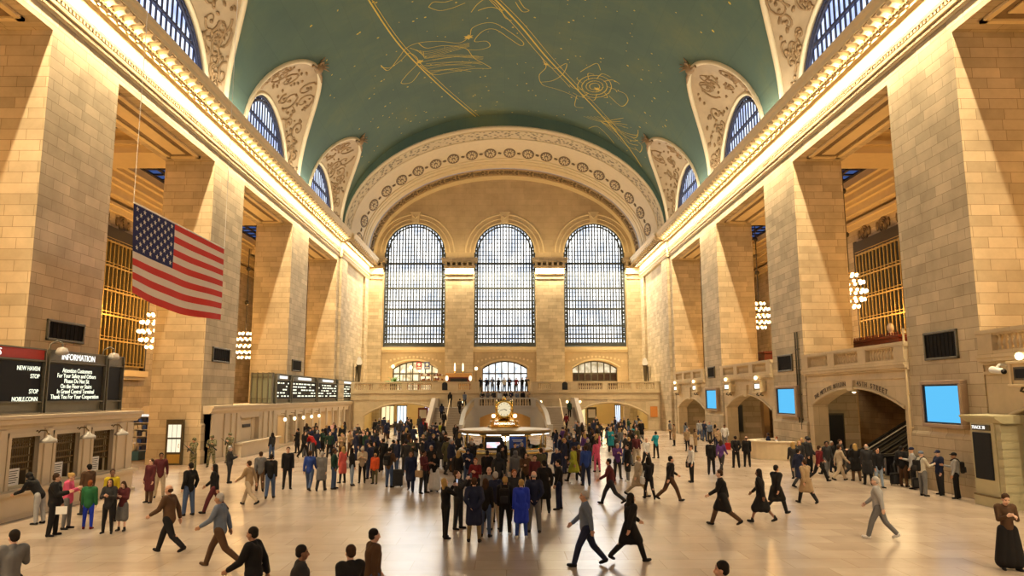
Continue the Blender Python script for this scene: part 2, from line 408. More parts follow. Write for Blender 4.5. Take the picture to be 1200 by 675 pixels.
# gold stars and line figures painted on the vault (generic drawing)
M['goldline']=plain('gold_line_paint',(.66,.47,.04),.5,.0,var=.2,scale=3)
rnd=random.Random(5)
gd=MB()
def ribbon(pts,w):
    P=[]
    for i,(x,y) in enumerate(pts):
        a=Vector(pts[max(0,i-1)]); c=Vector(pts[min(len(pts)-1,i+1)]); t=(c-a)
        if t.length<1e-6: t=Vector((1,0))
        n=Vector((-t.y,t.x)).normalized()*w*.34
        P.append([vault(x-n.x,y-n.y),vault(x+n.x,y+n.y)])
    gd.grid(P)
def vp(px,py):
    lo,hi=10,200        # march the pixel's ray to the vault
    o=Vector((X0,0,EYE)); r=Vector(ray(px,py))
    for i in range(60):
        k=(lo+hi)/2; q=o+r*k
        ins=(q.x/W)**2+(max(0,q.z-ZS)/VB)**2<1
        lo,hi=(k,hi) if ins else (lo,k)
    return (q.x,q.y)
def line(px,w=.09,wob=0,sub=8):
    P=[vp(*p) for p in px]; out=[]
    for i in range(len(P)-1):
        p0=P[max(0,i-1)];p1=P[i];p2=P[i+1];p3=P[min(len(P)-1,i+2)]
        for k in range(sub):
            t=k/sub
            out.append(tuple(.5*((2*p1[j])+(-p0[j]+p2[j])*t+(2*p0[j]-5*p1[j]+4*p2[j]-p3[j])*t*t+(-p0[j]+3*p1[j]-3*p2[j]+p3[j])*t**3)+(rnd.uniform(-wob,wob) if wob else 0) for j in (0,1)))
    out.append(P[-1]); ribbon(out,w)
line([(428,-6),(470,55),(520,105),(566,144)],.16); line([(432,-6),(474,54),(523,103),(568,142)],.07)
line([(575,-6),(610,30),(640,66),(672,100),(705,135),(735,170),(752,195)],.22); line([(580,-6),(614,28),(645,65),(676,99),(708,133),(738,168)],.08)
line([(570,-4),(603,30),(634,66),(668,102)],.08)
# a reclining long-limbed beast
line([(446,76),(455,82),(468,66),(476,56),(490,50),(515,48),(538,50),(550,42),(553,33),(566,27),(580,27),(596,36),(613,49),(610,53),(596,44),(580,34),(566,36),(556,48),(570,48),(574,54),(562,58),(548,58)])
line([(446,78),(457,79),(470,70),(480,62),(490,72),(476,88),(470,97),(482,96),(492,84)])
line([(490,50),(500,56),(520,53),(540,55),(548,58),(556,68),(572,77),(574,80),(556,80),(530,84),(508,87),(492,76)])
for i in range(11):
    y=62+i*2.1; a=500+rnd.uniform(-6,8); c=548+rnd.uniform(-8,20)
    line([(a,y+4),((a+c)/2,y+rnd.uniform(-2,3)),(c,y+rnd.uniform(-2,4))],.07,.03)
for i in range(5): line([(480+i*4,56+i),(500,60+i*2),(530,54+i*1.4),(550,50+i)],.06)
# feathered winged shape near the top
line([(502,8),(508,2),(522,2),(540,-4)]);line([(502,8),(515,12),(530,9),(545,3)]); line([(552,14),(560,4),(572,-2),(585,8),(592,20),(600,24)]); line([(560,12),(575,8),(590,12)],.12)
line([(606,-4),(614,8),(620,12),(612,13),(604,2)])
# spiky crab-like knot
line([(634,66),(640,78),(632,88),(636,99),(652,104),(668,110),(678,116)]); line([(636,72),(650,80),(664,74),(660,86),(648,94),(634,96)])
for i in range(9):
    a=PI*2*i/9; cx,cy=697,101
    line([(cx+14*math.cos(a),cy+9*math.sin(a)),(cx+24*math.cos(a+.2),cy+16*math.sin(a+.2)),(cx+30*math.cos(a+.5),cy+14*math.sin(a+.5))])
for r_ in (1,.75,.5,.3): line([(697+20*r_*math.cos(t*PI/6),101+13*r_*math.sin(t*PI/6)) for t in range(13)],.10,.03)
line([(680,84),(690,78),(700,74),(704,82)]);line([(714,112),(728,124),(736,118),(733,110),(724,106)]); line([(676,112),(674,124),(684,126)])
# sheaf of rays below
for i in range(7): line([(684+i*4,136),(704+i*2,142),(718+rnd.uniform(0,20),138+i*4)],.07)
for i in range(5): line([(704,142),(718+i*3,154),(734+i*3,170-i*3),(748,176-i*6)],.08)
line([(690,150),(700,148),(712,158),(720,168)]); line([(740,160),(752,170),(750,178),(744,172)])
for (cx,cy,r_) in ((549,43,.5),(492,72,.42),(700,104,.4),(640,75,.3)):
    q=vp(cx,cy)
    gd.add([vault(q[0]+r_*math.cos(PI*k/6)*(1 if k%2 else .5),q[1]+r_*math.sin(PI*k/6)*(1 if k%2 else .5),.035) for k in range(12)],[tuple(range(12))])
for i in range(420):
    x=rnd.uniform(-15.5,15.5); y=rnd.uniform(20,81); r_=rnd.choice((.05,.05,.07,.1))
    if ZS+VB*math.sqrt(1-(x/W)**2) < ZS+hood(y)+.6: continue
    gd.add([vault(x+r_*math.cos(PI*k/3),y+r_*math.sin(PI*k/3)) for k in range(6)],[tuple(range(6))])
o=obj('gold_star_drawing',gd,M['goldline'],ceiling); o['kind']='structure'
# lunettes
M['hood']=plain('hood_plaster',(.42,.305,.17),.7,var=.2,scale=1.4)
M['relief']=plain('hood_relief',(.30,.19,.085),.7,var=.3,scale=2)
M['sky_pane']=None
def paneglow(name,col,s,col2,s2,scale):
    m,nt,b=nodes(name); nt.nodes.remove(b); e=N(nt,'ShaderNodeEmission'); g=N(nt,'ShaderNodeNewGeometry')
    no=N(nt,'ShaderNodeTexNoise',i_Scale=scale,i_Detail=3.); nt.links.new(g.outputs['Position'],no.inputs['Vector'])
    rp=N(nt,'ShaderNodeValToRGB'); rp.color_ramp.elements[0].position=.38; rp.color_ramp.elements[1].position=.62
    rp.color_ramp.elements[0].color=c4([x*s for x in col]); rp.color_ramp.elements[1].color=c4([x*s2 for x in col2])
    nt.links.new(no.outputs['Fac'],rp.inputs[0]); nt.links.new(rp.outputs[0],e.inputs[0]); e.inputs[1].default_value=1
    nt.links.new(e.outputs[0],nt.nodes['Material Output'].inputs[0]); return m
M['lun_pane']=paneglow('lunette_pane',(.50,.62,1.0),1.3,(.80,.88,1.0),1.8,.5)
M['navy']=plain('navy_window_bar',(.02,.025,.06),.5,.2,var=.1)
for s in (-1,1):
    for li,yc in enumerate(LY):
        if li==0: continue
        XW=W+.55
        def rim(t):
            y=yc+LR*math.cos(t); h=LB*math.sin(t); q=math.asin(min(1,h/VB)); return Vector((s*W*math.cos(q),y,ZS+h))
        def win(t,k=1.0): return Vector((s*XW,yc+LW*k*math.cos(t),ZS-.1+LH*k*math.sin(t)))
        mb=MB(); P=[]
        for i in range(41):
            t=PI*i/40; a=rim(t); c=win(t); row=[]
            for j in range(9):
                u=j/8; p=a.lerp(c,u); 
                p.x+= s*.5*math.sin(PI*u)*math.sin(t); row.append(p)
            P.append(row)
        mb.grid(P)
        P=[[win(PI*i/40),win(PI*i/40)+Vector((s*.5,0,0))] for i in range(41)]; mb.grid(P)
        hd=struct('trim_lunette_hood',mb,M['hood'])
        mb=MB(); mb.tube([rim(PI*i/48)*1.0 for i in range(49)],.20,8)
        mb.tube([win(PI*i/40)-Vector((s*.03,0,0)) for i in range(41)],.16,6)
        obj('rim_moulding',mb,M['cornice'],hd)['kind']='structure'
        # carved vines on the hood
        rr=random.Random(li*7+s); mb=MB()
        def hp(t,u):
            a=rim(t); c=win(t); p=a.lerp(c,u); p.x+= s*(.5*math.sin(PI*u)*math.sin(t)-.05); return p
        for q in range(34):
            t=rr.uniform(.12,PI-.12); u=rr.uniform(.22,.78); ph=rr.uniform(0,6.3); sz=rr.uniform(.6,1.2); dr=rr.choice((-1,1))
            pts=[]
            for k in range(14):
                a=ph+dr*k*.55; rad=sz*(1-k/15)*.13
                pts.append(hp(min(PI-.03,max(.03,t+rad*math.cos(a)*.9)),min(.93,max(.07,u+rad*1.6*math.sin(a)))))
            mb.tube(pts,[.10*(1-k/18) for k in range(14)],5)
            mb.ball(pts[-1],(.13,.16,.16),0,6)
        for q in range(80):
            t=rr.uniform(.1,PI-.1); u=rr.uniform(.14,.86); mb.ball(hp(t,u),(.1,rr.uniform(.08,.28),rr.uniform(.08,.26)),0,6)
        obj('relief',mb,M['relief'],hd)['kind']='structure'
        # figurehead at the crown of the rim
        mb=MB(); q=rim(PI/2)
        mb.ball(q+Vector((-s*.1,0,.1)),(.4,.5,.55),0,10); mb.ball(q+Vector((-s*.35,0,.55)),.24,0,10)
        for k in range(9):
            a=PI*k/8; mb.tube([q+Vector((-s*.15,0,.15)),q+Vector((-s*.45,.55*math.cos(a),.25+.45*math.sin(a))),q+Vector((-s*.75,.85*math.cos(a),.15+.75*math.sin(a)))],[.12,.09,.03],5)
        for k in (-1,1): mb.tube([q+Vector((-s*.05,k*.3,-.1)),q+Vector((-s*.1,k*.9,-.35)),q+Vector((.0,k*1.3,-.3)),q+Vector((.0,k*1.5,-.55))],[.16,.13,.1,.05],6)
        obj('crown_ornament',mb,M['relief'],hd)['kind']='structure'
        # window
        pane=MB(); n=32; ring=[win(PI*i/n)+Vector((s*.4,0,0)) for i in range(n+1)]; pane.add(ring,[tuple(range(n+1))])
        wn=struct('window_lunette',pane,M['lun_pane'],fix=False)
        mb=MB(); xx=s*(XW+.3)
        k=-LW+.45
        while k<LW-.2:
            h=LH*math.sqrt(1-(k/LW)**2); mb.box(xx-.03,xx+.03,yc+k-.085,yc+k+.085,ZS-.1,ZS-.1+h); k+=.62
        for zz in (1.0,3.0): 
            hw=LW*math.sqrt(1-(zz/LH)**2); mb.box(xx-.09,xx+.09,yc-hw,yc+hw,ZS-.1+zz-.09,ZS-.1+zz+.09)
        for kk in (.97,.90): mb.tube([win(PI*i/40,kk)+Vector((s*.25,0,0)) for i in range(41)],.12,6)
        for i in range(32):
            a=PI*(i+.5)/32; mb.tube([win(a,.90)+Vector((s*.25,0,0)),win(a,.97)+Vector((s*.25,0,0))],.07,4)
        obj('window_frame',mb,M['navy'],wn)['kind']='structure'
# wall strip under the vault springing, between and beside the lunettes
for s in (-1,1):
    mb=MB().box(s*(W+.02),s*(W+.9),YB,YE,21.9,ZS+.05); struct('trim_springing',mb,M['cornice'])
    # upper wall behind hood windows so no gap shows
    mb=MB().box(s*(W+1.1),s*(W+1.4),YB,YE,22,30); struct('wall_clerestory_'+side[s],mb,M['stone'])
# ---------------------------------------------------------------- great arch at the east end
def ell(a,bb,y,t): return (a*math.cos(t),y,ZS+bb*math.sin(t))
def band(steps,n=72):
    mb=MB(); P=[[ell(a,bb,y,PI*i/n) for i in range(n+1)] for (y,a,bb) in steps]
    # rows are steps; keep edges crisp
    for i in range(len(P)-1): mb.grid([P[i],P[i+1]])
    return mb
S0=[(81.6,18.08,12.3),(81.6,17.98,12.1),(81.75,17.94,11.98),(82.2,18.0,11.98),(82.2,17.95,11.86)]
S1=[(82.2,17.95,11.86),(84.3,17.9,11.72)]
S2=[(84.3,17.9,11.72),(84.3,17.84,11.62),(84.6,17.84,11.62),(87.2,17.8,11.56),(91.0,17.76,11.50),(91.0,17.66,11.40),(91.6,17.64,11.36),(91.6,17.58,11.28),(92.5,17.56,11.24),(92.5,17.5,11.16),(94.0,17.48,11.1)]
S3=[(94.0,17.42,11.05),(96.6,17.38,10.95)]
S4=[(96.6,17.38,10.95),(96.6,17.3,10.85),(98.05,17.3,10.75)]
kk=obj('vault_end_face',band([(81.6,18.4,13.8),(81.6,18.05,12.25)]),M['vault'],ceiling); kk['kind']='structure'
archo=struct('trim_great_arch',band(S0),M['cornice'])
for S,mt,nm in ((S1,'archpat',0),(S2,'cornice',0),(S3,'dark2',0),(S4,'cornice',0)):
    if mt=='archpat':
        m,nt,b=nodes('ornament_band'); g=N(nt,'ShaderNodeNewGeometry'); vo=N(nt,'ShaderNodeTexVoronoi',i_Scale=2.2); nt.links.new(g.outputs['Position'],vo.inputs['Vector'])
        rp=N(nt,'ShaderNodeValToRGB'); rp.color_ramp.elements[0].position=.25; rp.color_ramp.elements[0].color=(.20,.15,.075,1); rp.color_ramp.elements[1].position=.5; rp.color_ramp.elements[1].color=(.60,.48,.27,1)
        nt.links.new(vo.outputs['Distance'],rp.inputs[0]); nt.links.new(rp.outputs[0],b.inputs['Base Color']); b.inputs['Roughness'].default_value=.7; mm=m
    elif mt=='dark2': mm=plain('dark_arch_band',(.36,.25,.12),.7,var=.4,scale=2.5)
    else: mm=M[mt]
    obj('arch_band',band(S),mm,archo)['kind']='structure'
# rosettes round the soffit
arcpts=[]; L_=0; prev=None
for i in range(721):
    t=PI*i/720; p=Vector((17.78*math.cos(t),0,11.53*math.sin(t)))
    if prev is not None: L_+=(p-prev).length
    arcpts.append((L_,t)); prev=p
ros=MB(); ros.lathe([(0,.10),(.20,.14),(.26,.06),(.30,.04),(.95,.03),(1.0,.10),(1.1,.10),(1.14,0)],n=24,mi=0)
for k in range(10):
    a=2*PI*k/10; ros.ball((.62*math.cos(a),.62*math.sin(a),.04),(.30,.13,.10),1,8,Matrix.Rotation(a,3,'Z'))
ros.ball((0,0,.1),(.2,.2,.14),1,10)
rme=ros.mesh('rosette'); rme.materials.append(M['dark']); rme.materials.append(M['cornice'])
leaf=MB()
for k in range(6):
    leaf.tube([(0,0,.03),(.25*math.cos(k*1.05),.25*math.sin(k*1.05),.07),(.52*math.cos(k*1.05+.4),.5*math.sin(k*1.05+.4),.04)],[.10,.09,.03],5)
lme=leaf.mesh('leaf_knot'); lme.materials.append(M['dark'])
ng=20
for i in range(ng*2):
    d=L_*(i+.5)/(ng*2); t=min(arcpts,key=lambda q:abs(q[0]-d))[1]
    nrm=Vector((-math.cos(t)/17.78,0,-math.sin(t)/11.53)).normalized()
    p=Vector((17.78*math.cos(t),89.0,ZS+11.52*math.sin(t)))
    o=bpy.data.objects.new('rosette' if i%2 else 'leaf_knot',rme if i%2 else lme); link(o,archo); o.location=p
    vv=Vector((0,1,0)); uu=vv.cross(nrm); o.rotation_euler=Matrix((uu,vv,nrm)).transposed().to_euler(); o.scale=(.66,1.5,.9) if i%2 else (.5,.9,.8); o['kind']='structure'
dk=MB()   # carved swags on the inner dark band
for i in range(46):
    d=L_*(i+.5)/46; t=min(arcpts,key=lambda q:abs(q[0]-d))[1]
    p=Vector(ell(17.36,10.98,95.3,t)); rr=.62 if i%2 else .34
    u=Vector((-math.sin(t)*17.4,0,math.cos(t)*11.3)).normalized()
    for k in range(7):
        a=2*PI*k/7; dk.ball(p+u*rr*math.cos(a)+Vector((0,rr*math.sin(a),0)),.17,0,6)
    dk.ball(p,.22,0,6)
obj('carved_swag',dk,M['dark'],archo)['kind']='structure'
# ---------------------------------------------------------------- east wall with its three great windows
WX=[-12.0,0.0,12.0]; WR=4.1; WZ0,WZS=10.4,23.05
def wpoly(cx,r,z0,zs,n=28): return [(cx-r,z0)]+[(cx+r,z0)]+arc(cx,zs,r,r,0,PI,n)[0:]
half=[(-21.5,0),(21.5,0),(21.5,22.0)]+[ (18.4,22.0)]+[(17.9*math.cos(t),ZS+11.7*math.sin(t)) for t in [PI*i/40 for i in range(41)]]+[(-18.4,22.0),(-21.5,22.0)]
LA=[-11.75,0.0,11.85]; lw=[2.95,2.95,2.95]
def segarch(cx,hw,z0,zs,rise,n=14):
    Rr=(hw*hw+rise*rise)/(2*rise); a=math.asin(hw/Rr); return [(cx-hw,z0),(cx+hw,z0)]+[(cx+Rr*math.sin(q),zs+rise-Rr+Rr*math.cos(q)) for q in [a-2*a*i/n for i in range(n+1)]]
holes=[wpoly(c,WR,WZ0,WZS) for c in WX]+[segarch(c,h,4.6,7.6,.95) for c,h in zip(LA,lw)]+[segarch(c,3.6,.02,2.6,.8) for c in (-11.6,12.0)]
mb=plate([half]+holes,1.2,lambda u,v,w:(u,YE+w,v))
east=struct('wall_east',mb,M['tympanum'])
mb=MB()
for (a,c) in ((-18.3,-16.25),(-7.85,-4.15),(4.15,7.85),(16.25,18.3)):
    mb.box(a,c,YE-.55,YE+.05,0,20.0)
    mb.box(a-.12,c+.12,YE-.72,YE+.05,20.0,20.25); mb.box(a-.05,c+.05,YE-.62,YE+.05,19.35,19.6)
    mb.box(a-.05,c+.05,YE-.62,YE+.05,20.25,20.95); mb.box(a-.25,c+.25,YE-.85,YE+.05,20.95,21.15)
    mb.box(a-.45,c+.45,YE-1.25,YE+.05,21.55,21.85); mb.box(a-.55,c+.55,YE-1.35,YE+.05,21.85,22.15)
    n=max(2,int((c-a+.6)/.62))
    for i in range(n):
        x=a-.3+(c-a+.6)*(i+.5)/n; mb.box(x-.14,x+.14,YE-1.15,YE,21.15,21.55)
struct('pillar_east',mb,M['stone'])
mb=MB()
for c in WX:
    for r0,w,d in ((WR+.0,.22,.22),(WR+.55,.16,.14),(WR+1.15,.22,.2)):
        pts=[(c+r0*math.cos(t),YE,WZS+r0*math.sin(t)) for t in [PI*i/40 for i in range(41)]]
        mb.tube(pts,w*.6,6)
    mb.prism([(c-.45,WZS+WR-.1),(c+.45,WZS+WR-.1),(c+.6,WZS+WR+1.25),(c-.6,WZS+WR+1.25)],lambda x,z,y:(x,y,z),YE-.35,YE+.1)
    mb.box(c-.7,c+.7,YE-.42,YE+.1,WZS+WR+1.25,WZS+WR+1.42)
    mb.tube([(c-.3,YE-.4,WZS+WR+.9),(c,YE-.5,WZS+WR+.5),(c+.3,YE-.4,WZS+WR+.9)],.12,6)
    mb.box(c-4.2,c+4.2,YE-.35,YE+.1,WZ0-.45,WZ0-.1); mb.box(c-4.2,c+4.2,YE-.2,YE+.1,WZ0-.7,WZ0-.45)
for c in WX:
    for hw,zz in ((3.25,8.75),):
        pts=[(u,YE-.02,v) for u,v in segarch(c,3.15,4.6,7.65,1.05)[2:]]; mb.tube(pts,.13,6)
    for k in range(-7,8):
        mb.box(c+k*.5-.12,c+k*.5+.12,YE-.06,YE+.05,8.95-.012*k*k,9.2-.012*k*k)
struct('trim_window_surround',mb,M['cornice'])
# great windows
M['great_pane']=paneglow('great_window_pane',(.74,.84,1.0),1.7,(1.0,1.0,.97),2.9,.5)
M['wbar']=plain('window_steel',(.055,.065,.065),.5,.3,var=.15)
for c in WX:
    mb=MB(); mb.add([(u,YE+.75,v) for u,v in wpoly(c,WR,WZ0,WZS)],[tuple(range(31))])
    wn=struct('window',mb,M['great_pane'],fix=False)
    mb=MB(); y=YE+.45
    def top(x,r=WR): return WZS+math.sqrt(max(0,r*r-(x-c)**2))
    n=21
    for i in range(1,n):
        x=c-WR+2*WR*i/n; mb.box(x-.085,x+.085,y-.06,y+.06,WZ0,top(x))
    for j in range(1,30):
        z=WZ0+.56*j
        if z>WZS+WR-.1: break
        hw=WR if z<WZS else math.sqrt(max(0,WR*WR-(z-WZS)**2))
        th=.14 if j in (5,9,14,20) else (.09 if j in (2,3,11) else .03)
        mb.box(c-hw,c+hw,y-.10,y+.10,z-th,z+th)
    obj('window_bars',mb,M['wbar'],wn)['kind']='structure'
    mb=MB(); P=wpoly(c,WR-.02,WZ0,WZS); P=P+[P[0]]
    mb.tube([(u,YE+.35,v) for u,v in P],.20,6); 
    Q=wpoly(c,WR-.5,WZ0+.5,WZS); mb.tube([(u,YE+.35,v) for u,v in Q],.10,6,closed=True)
    mb.box(c-WR,c+WR,YE+.25,YE+.5,WZ0,WZ0+.55)
    for i in range(26):
        a=PI*(i+.5)/26; mb.tube([(c+(WR-.5)*math.cos(a),YE+.35,WZS+(WR-.5)*math.sin(a)),(c+WR*math.cos(a),YE+.35,WZS+WR*math.sin(a))],.06,4)
    for sg in (-1,1):
        for j in range(24):
            z=WZ0+.7+j*.52; mb.box(c+sg*(WR-.5),c+sg*WR,YE+.3,YE+.4,z,z+.1); mb.ball((c+sg*(WR-.25),YE+.35,z+.3),.14,0,6)
    obj('window_frame',mb,M['wbar'],wn)['kind']='structure'
# low arched windows behind the balcony
for k,c in enumerate(LA):
    pts=segarch(c,2.95,4.6,7.6,.95)
    mb=MB(); mb.add([(u,YE+.9,v) for u,v in pts],[tuple(range(len(pts)))])
    col=[((1,.75,.35),.8,(1,.85,.55),1.5),((.75,.85,.95),1.0,(1,1,.95),1.9),((1,.75,.4),.55,(.95,.8,.55),1.1)][k]
    wn=struct('window_balcony',mb,paneglow('balcony_pane_%d'%k,col[0],col[1],col[2],col[3],1.2),fix=False)
    mb=MB()
    for i in range(8):
        x=c-2.95+5.9*i/7; z=7.6+.95*(1-((x-c)/2.95)**2)
        mb.box(x-.07,x+.07,YE+.55,YE+.8,4.6,z)
    for z in (6.9,5.9): mb.box(c-2.95,c+2.95,YE+.5,YE+.8,z-.09,z+.09)
    mb.tube([(u,YE+.6,v-.05) for u,v in pts[2:]],.12,6)
    obj('window_frame',mb,M['bronze'],wn)['kind']='structure'
    if k==2:
        mb=MB().box(c-2.9,c+2.9,YE+.82,YE+.88,4.6,6.85); 
        obj('lower_panel',mb,plain('dark_shop_glass',(.06,.03,.02),.2,var=.3),wn)['kind']='structure'
# back wall behind the camera
mb=MB().box(-30,30,YB-.6,YB,0,22.5); mb.add([(18.6*math.cos(PI*i/30),YB,ZS+13.9*math.sin(PI*i/30)) for i in range(31)],[tuple(range(31))]); struct('wall_west',mb,M['stone'])
mb=MB().box(-30,-18,YE+3,YE+3.4,0,22); mb.box(18,30,YE+3,YE+3.4,0,22); struct('wall_passage_end',mb,M['stone'])
# ================================================================ GROUND STOREY
def frame3(u,n):
    """matrix with text direction u, facing n, up z"""
    u=Vector(u); n=Vector(n); v=n.cross(u); return u,v,n
def tm(loc,u,n):
    u,v,n=frame3(u,n); m=Matrix((u,v,n)).transposed().to_4x4(); m.translation=Vector(loc); return m
def kstruct(o): o['kind']='structure'; return o
FL=((0,1,0),(1,0,0))      # lettering on the left side (faces +X)
FR=((0,-1,0),(-1,0,0))    # on the right side (faces -X)
M['screen_black']=plain('board_screen',(.010,.011,.013),.55,var=.1,spec=.12)
M['panel_black']=plain('panel_black',(.012,.011,.010),.8,var=.2,spec=.1)
M['board']=plain('board_frame',(.17,.16,.12),.5,.4,var=.15)
M['led']=glow('board_letters',(.95,.95,.72),1.5)
M['hdr']=glow('header_letters',(1,.97,.9),1.3)
M['red']=plain('red_header',(.45,.03,.02),.5)
M['paper']=plain('white_paper',(.78,.78,.75),.8,var=.05)
M['brass_dark']=plain('brass_grille',(.16,.11,.05),.45,.7,var=.2)
M['lamp_shade']=plain('lamp_shade_white',(.42,.40,.36),.4,var=.05)
M['warmlit']=glow('lit_interior',(1,.70,.30),1.1)
M['glass']=None
m,nt,b=nodes('clear_glass'); b.inputs['Transmission Weight'].default_value=1; b.inputs['Roughness'].default_value=.02; b.inputs['IOR'].default_value=1.05; b.inputs['Base Color'].default_value=(.95,.97,.97,1); M['glass']=m
# ---- ticket office (near block)
FX=-16.45
wins=[(y,y+1.5) for y in (15.3,17.8,20.3,22.8,25.3,27.8,30.3)]
mb=plate([[(13,0),(33.5,0),(33.5,3.0),(13,3.0)]]+[[(a,.95),(c,.95),(c,2.65),(a,2.65)] for a,c in wins],.35,lambda u,v,w:(FX-w,u,v))
mb.box(FX,-21.4,33.2,33.5,0,3.0); mb.box(FX,-21.4,13,13.3,0,3.0)
mb.prism([(FX-5,2.95),(FX+.04,2.95),(FX+.08,3.02),(FX+.2,3.10),(FX+.22,3.25),(FX+.30,3.27),(FX+.30,3.38),(FX-5,3.40)],lambda x,z,y:(x,y,z),13,33.75)
mb.box(FX-.02,FX+.30,13,33.4,.0,.12); mb.box(FX-.02,FX+.26,13,33.2,.12,.82); mb.box(FX-.02,FX+.45,13,33.3,.82,.94)
for a,c in wins:
    mb.box(FX-.02,FX+.06,c+.28,c+.72,.94,2.9); mb.box(FX-.02,FX+.09,c+.34,c+.66,2.7,2.9)
    for q0,q1 in ((a-.16,a),(c,c+.16)): mb.box(FX-.02,FX+.04,q0,q1,.94,2.80)
    mb.box(FX-.02,FX+.05,a-.16,c+.16,2.65,2.80)
mb.box(FX-.02,FX+.06,32.9,33.4,.94,2.9)
off=struct('wall_ticket_office',mb,M['pale'])
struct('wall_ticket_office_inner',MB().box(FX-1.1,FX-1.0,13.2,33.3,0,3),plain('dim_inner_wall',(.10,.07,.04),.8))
for i,(a,c) in enumerate(wins):
    mb=MB(); x=FX-.18
    for k in range(13): mb.box(x-.015,x+.015,a+(c-a)*k/12-.012,a+(c-a)*k/12+.012,1.55,2.65)
    for z in (1.55,1.78,2.0,2.3,2.6): mb.box(x-.03,x+.03,a,c,z-.03,z+.03)
    for k in range(9):
        y=a+.1+(c-a-.2)*k/8; mb.tube([(x+.02,y+.07*math.cos(q*PI/4),2.46+.07*math.sin(q*PI/4)) for q in range(8)],.018,4,closed=True)
    mb.box(x-.05,x+.05,a,a+.07,.95,2.65); mb.box(x-.05,x+.05,c-.07,c,.95,2.65)
    w_=struct('window_ticket',mb,M['brass_dark'])
    obj('counter_sill',MB().box(FX-.5,FX+.1,a,c,.93,.99),M['pale'],w_)['kind']='structure'
plc=['first from the black board end','second from the office corner','third along the office front']
for i,(a,c) in enumerate(wins[-3:]):
    y=a+.72
    t=thing('ticket_window_lamp','white shaded bracket lamp over the ticket window '+['beside the dark hooded man at the counter','behind the waiting group','closest to the office corner'][i],'lamp',(FX,c-.12,2.72),0,'ticket window lamps')
    obj('bracket',MB().tube([(0,0,0),(.12,0,.12),(.3,0,.12),(.42,0,.0),(.42,0,-.12)],.025,6).ball((0,0,.02),(.05,.09,.12),0,8),M['brass_dark'],t)
    obj('shade',MB().lathe([(.05,.06),(.08,0),(.24,-.1),(.26,-.2),(.24,-.2),(.05,-.02)],(.42,0,-.1),16,sy=1.25),M['lamp_shade'],t)
    o=obj('ticket_notice',MB().box(-.01,.01,-.3,.3,-.28,.28).add([(.012,-.24,.16-k*.09) for k in range(0)],[]),M['paper'],None,(FX-.10,a+.42,1.34))
    tag(o,'white printed notice low in the ticket window '+['beside the dark hooded man','in the middle of the three','closest to the office corner'][i],'notice','ticket window notices')
    mb=MB()
    for k in range(6): mb.box(.0105,.013,-.24,.24-.05*(k%3),.18-.075*k,.205-.075*k)
    obj('printed_lines',mb,M['black'],o)
# ---- information and departures boards on the office roof
BX=-16.9
def board(name,label,cat,y0,y1,hdr,hcol,lines,size,group=None,al='CENTER',z0=3.42,z1=5.72,x=BX,lh=None,hz=.42,dep=.75):
    t=thing(name,label,cat,(x,(y0+y1)/2,z0),0,group); h=z1-z0; w=(y1-y0)/2
    mb=MB()
    for y in (-w,w): mb.box(-.06,.10,y-.05 if y>0 else y,y if y>0 else y+.05,0,h)
    for z in (.0,.38,h-.44,h-.03): mb.box(-.04,.07,-w,w,z,z+.05)
    mb.box(-dep,-.05,-w,w,.02,h-.02)
    obj('frame',mb,M['board'],t)
    scn=obj('screen',MB().box(-.04,.02,-w+.16,w-.16,.45,h-.48),M['screen_black'],t)
    hd=obj('header',MB().box(-.04,.03,-w+.06,w-.06,h-.38,h-.03),hcol,t)
    if hdr: obj('header_lettering',textmesh(hdr,.34,tm((.045,0,h-.21),*FL),.008),M['hdr'],hd)
    if lines:
        n=len(lines); sp=lh or (h-1.1)/n
        for i,s in enumerate(lines):
            if s:
                q=textmesh(s,size,tm((.03,0 if al=='CENTER' else (w-.25),h-.72-sp*i),*FL),.006,al); ya,yb=min(v[1] for v in q.v),max(v[1] for v in q.v); zz=h-.72-sp*i
                q.box(.018,.027,ya-.03,yb+.03,zz-sp*.42,zz+sp*.42,1); obj('text_line',q,[M['led'],M['screen_black']],scn)
    return t
board('information_board','black electronic board headed INFORMATION on the ticket office roof','board',27.6,31.6,'INFORMATION',M['board'],['Attention Customers','For Your Safety and Others','Please Do Not Sit','On the Floor or Stairs','In Grand Central Terminal','Thank You For Your Cooperation'],.235)
board('departures_board','black departures board with a red header beside the information board','board',20.6,27.45,'DEPARTURES',M['red'],['NEW HAVEN','STOP','','STOP','NOBLE,CONN'],.22,al='RIGHT',lh=.27)
board('blank_board_cabinet','narrow unlit grey cabinet closing the end of the information board','cabinet',31.75,33.05,None,M['board'],None,.2)
for lab,y in (('white domed spotlight on a curved arm over the information board header',28.0),('small domed spotlight at the end of the information board',31.7)):
    t=thing('board_spotlight',lab,'spotlight',(BX+.05,y,5.70),0,'spotlights on the boards')
    obj('arm',MB().tube([(-.1,-.25,0),(-.05,-.25,.25),(.12,-.12,.38),(.25,0,.3),(.25,0,.1)],.03,6),M['board'],t)
    obj('shade',MB().lathe([(.02,.1),(.16,.06),(.22,-.08),(.22,-.16),(.12,-.2),(0,-.2)],(.25,0,.05),14),M['lamp_shade'],t)
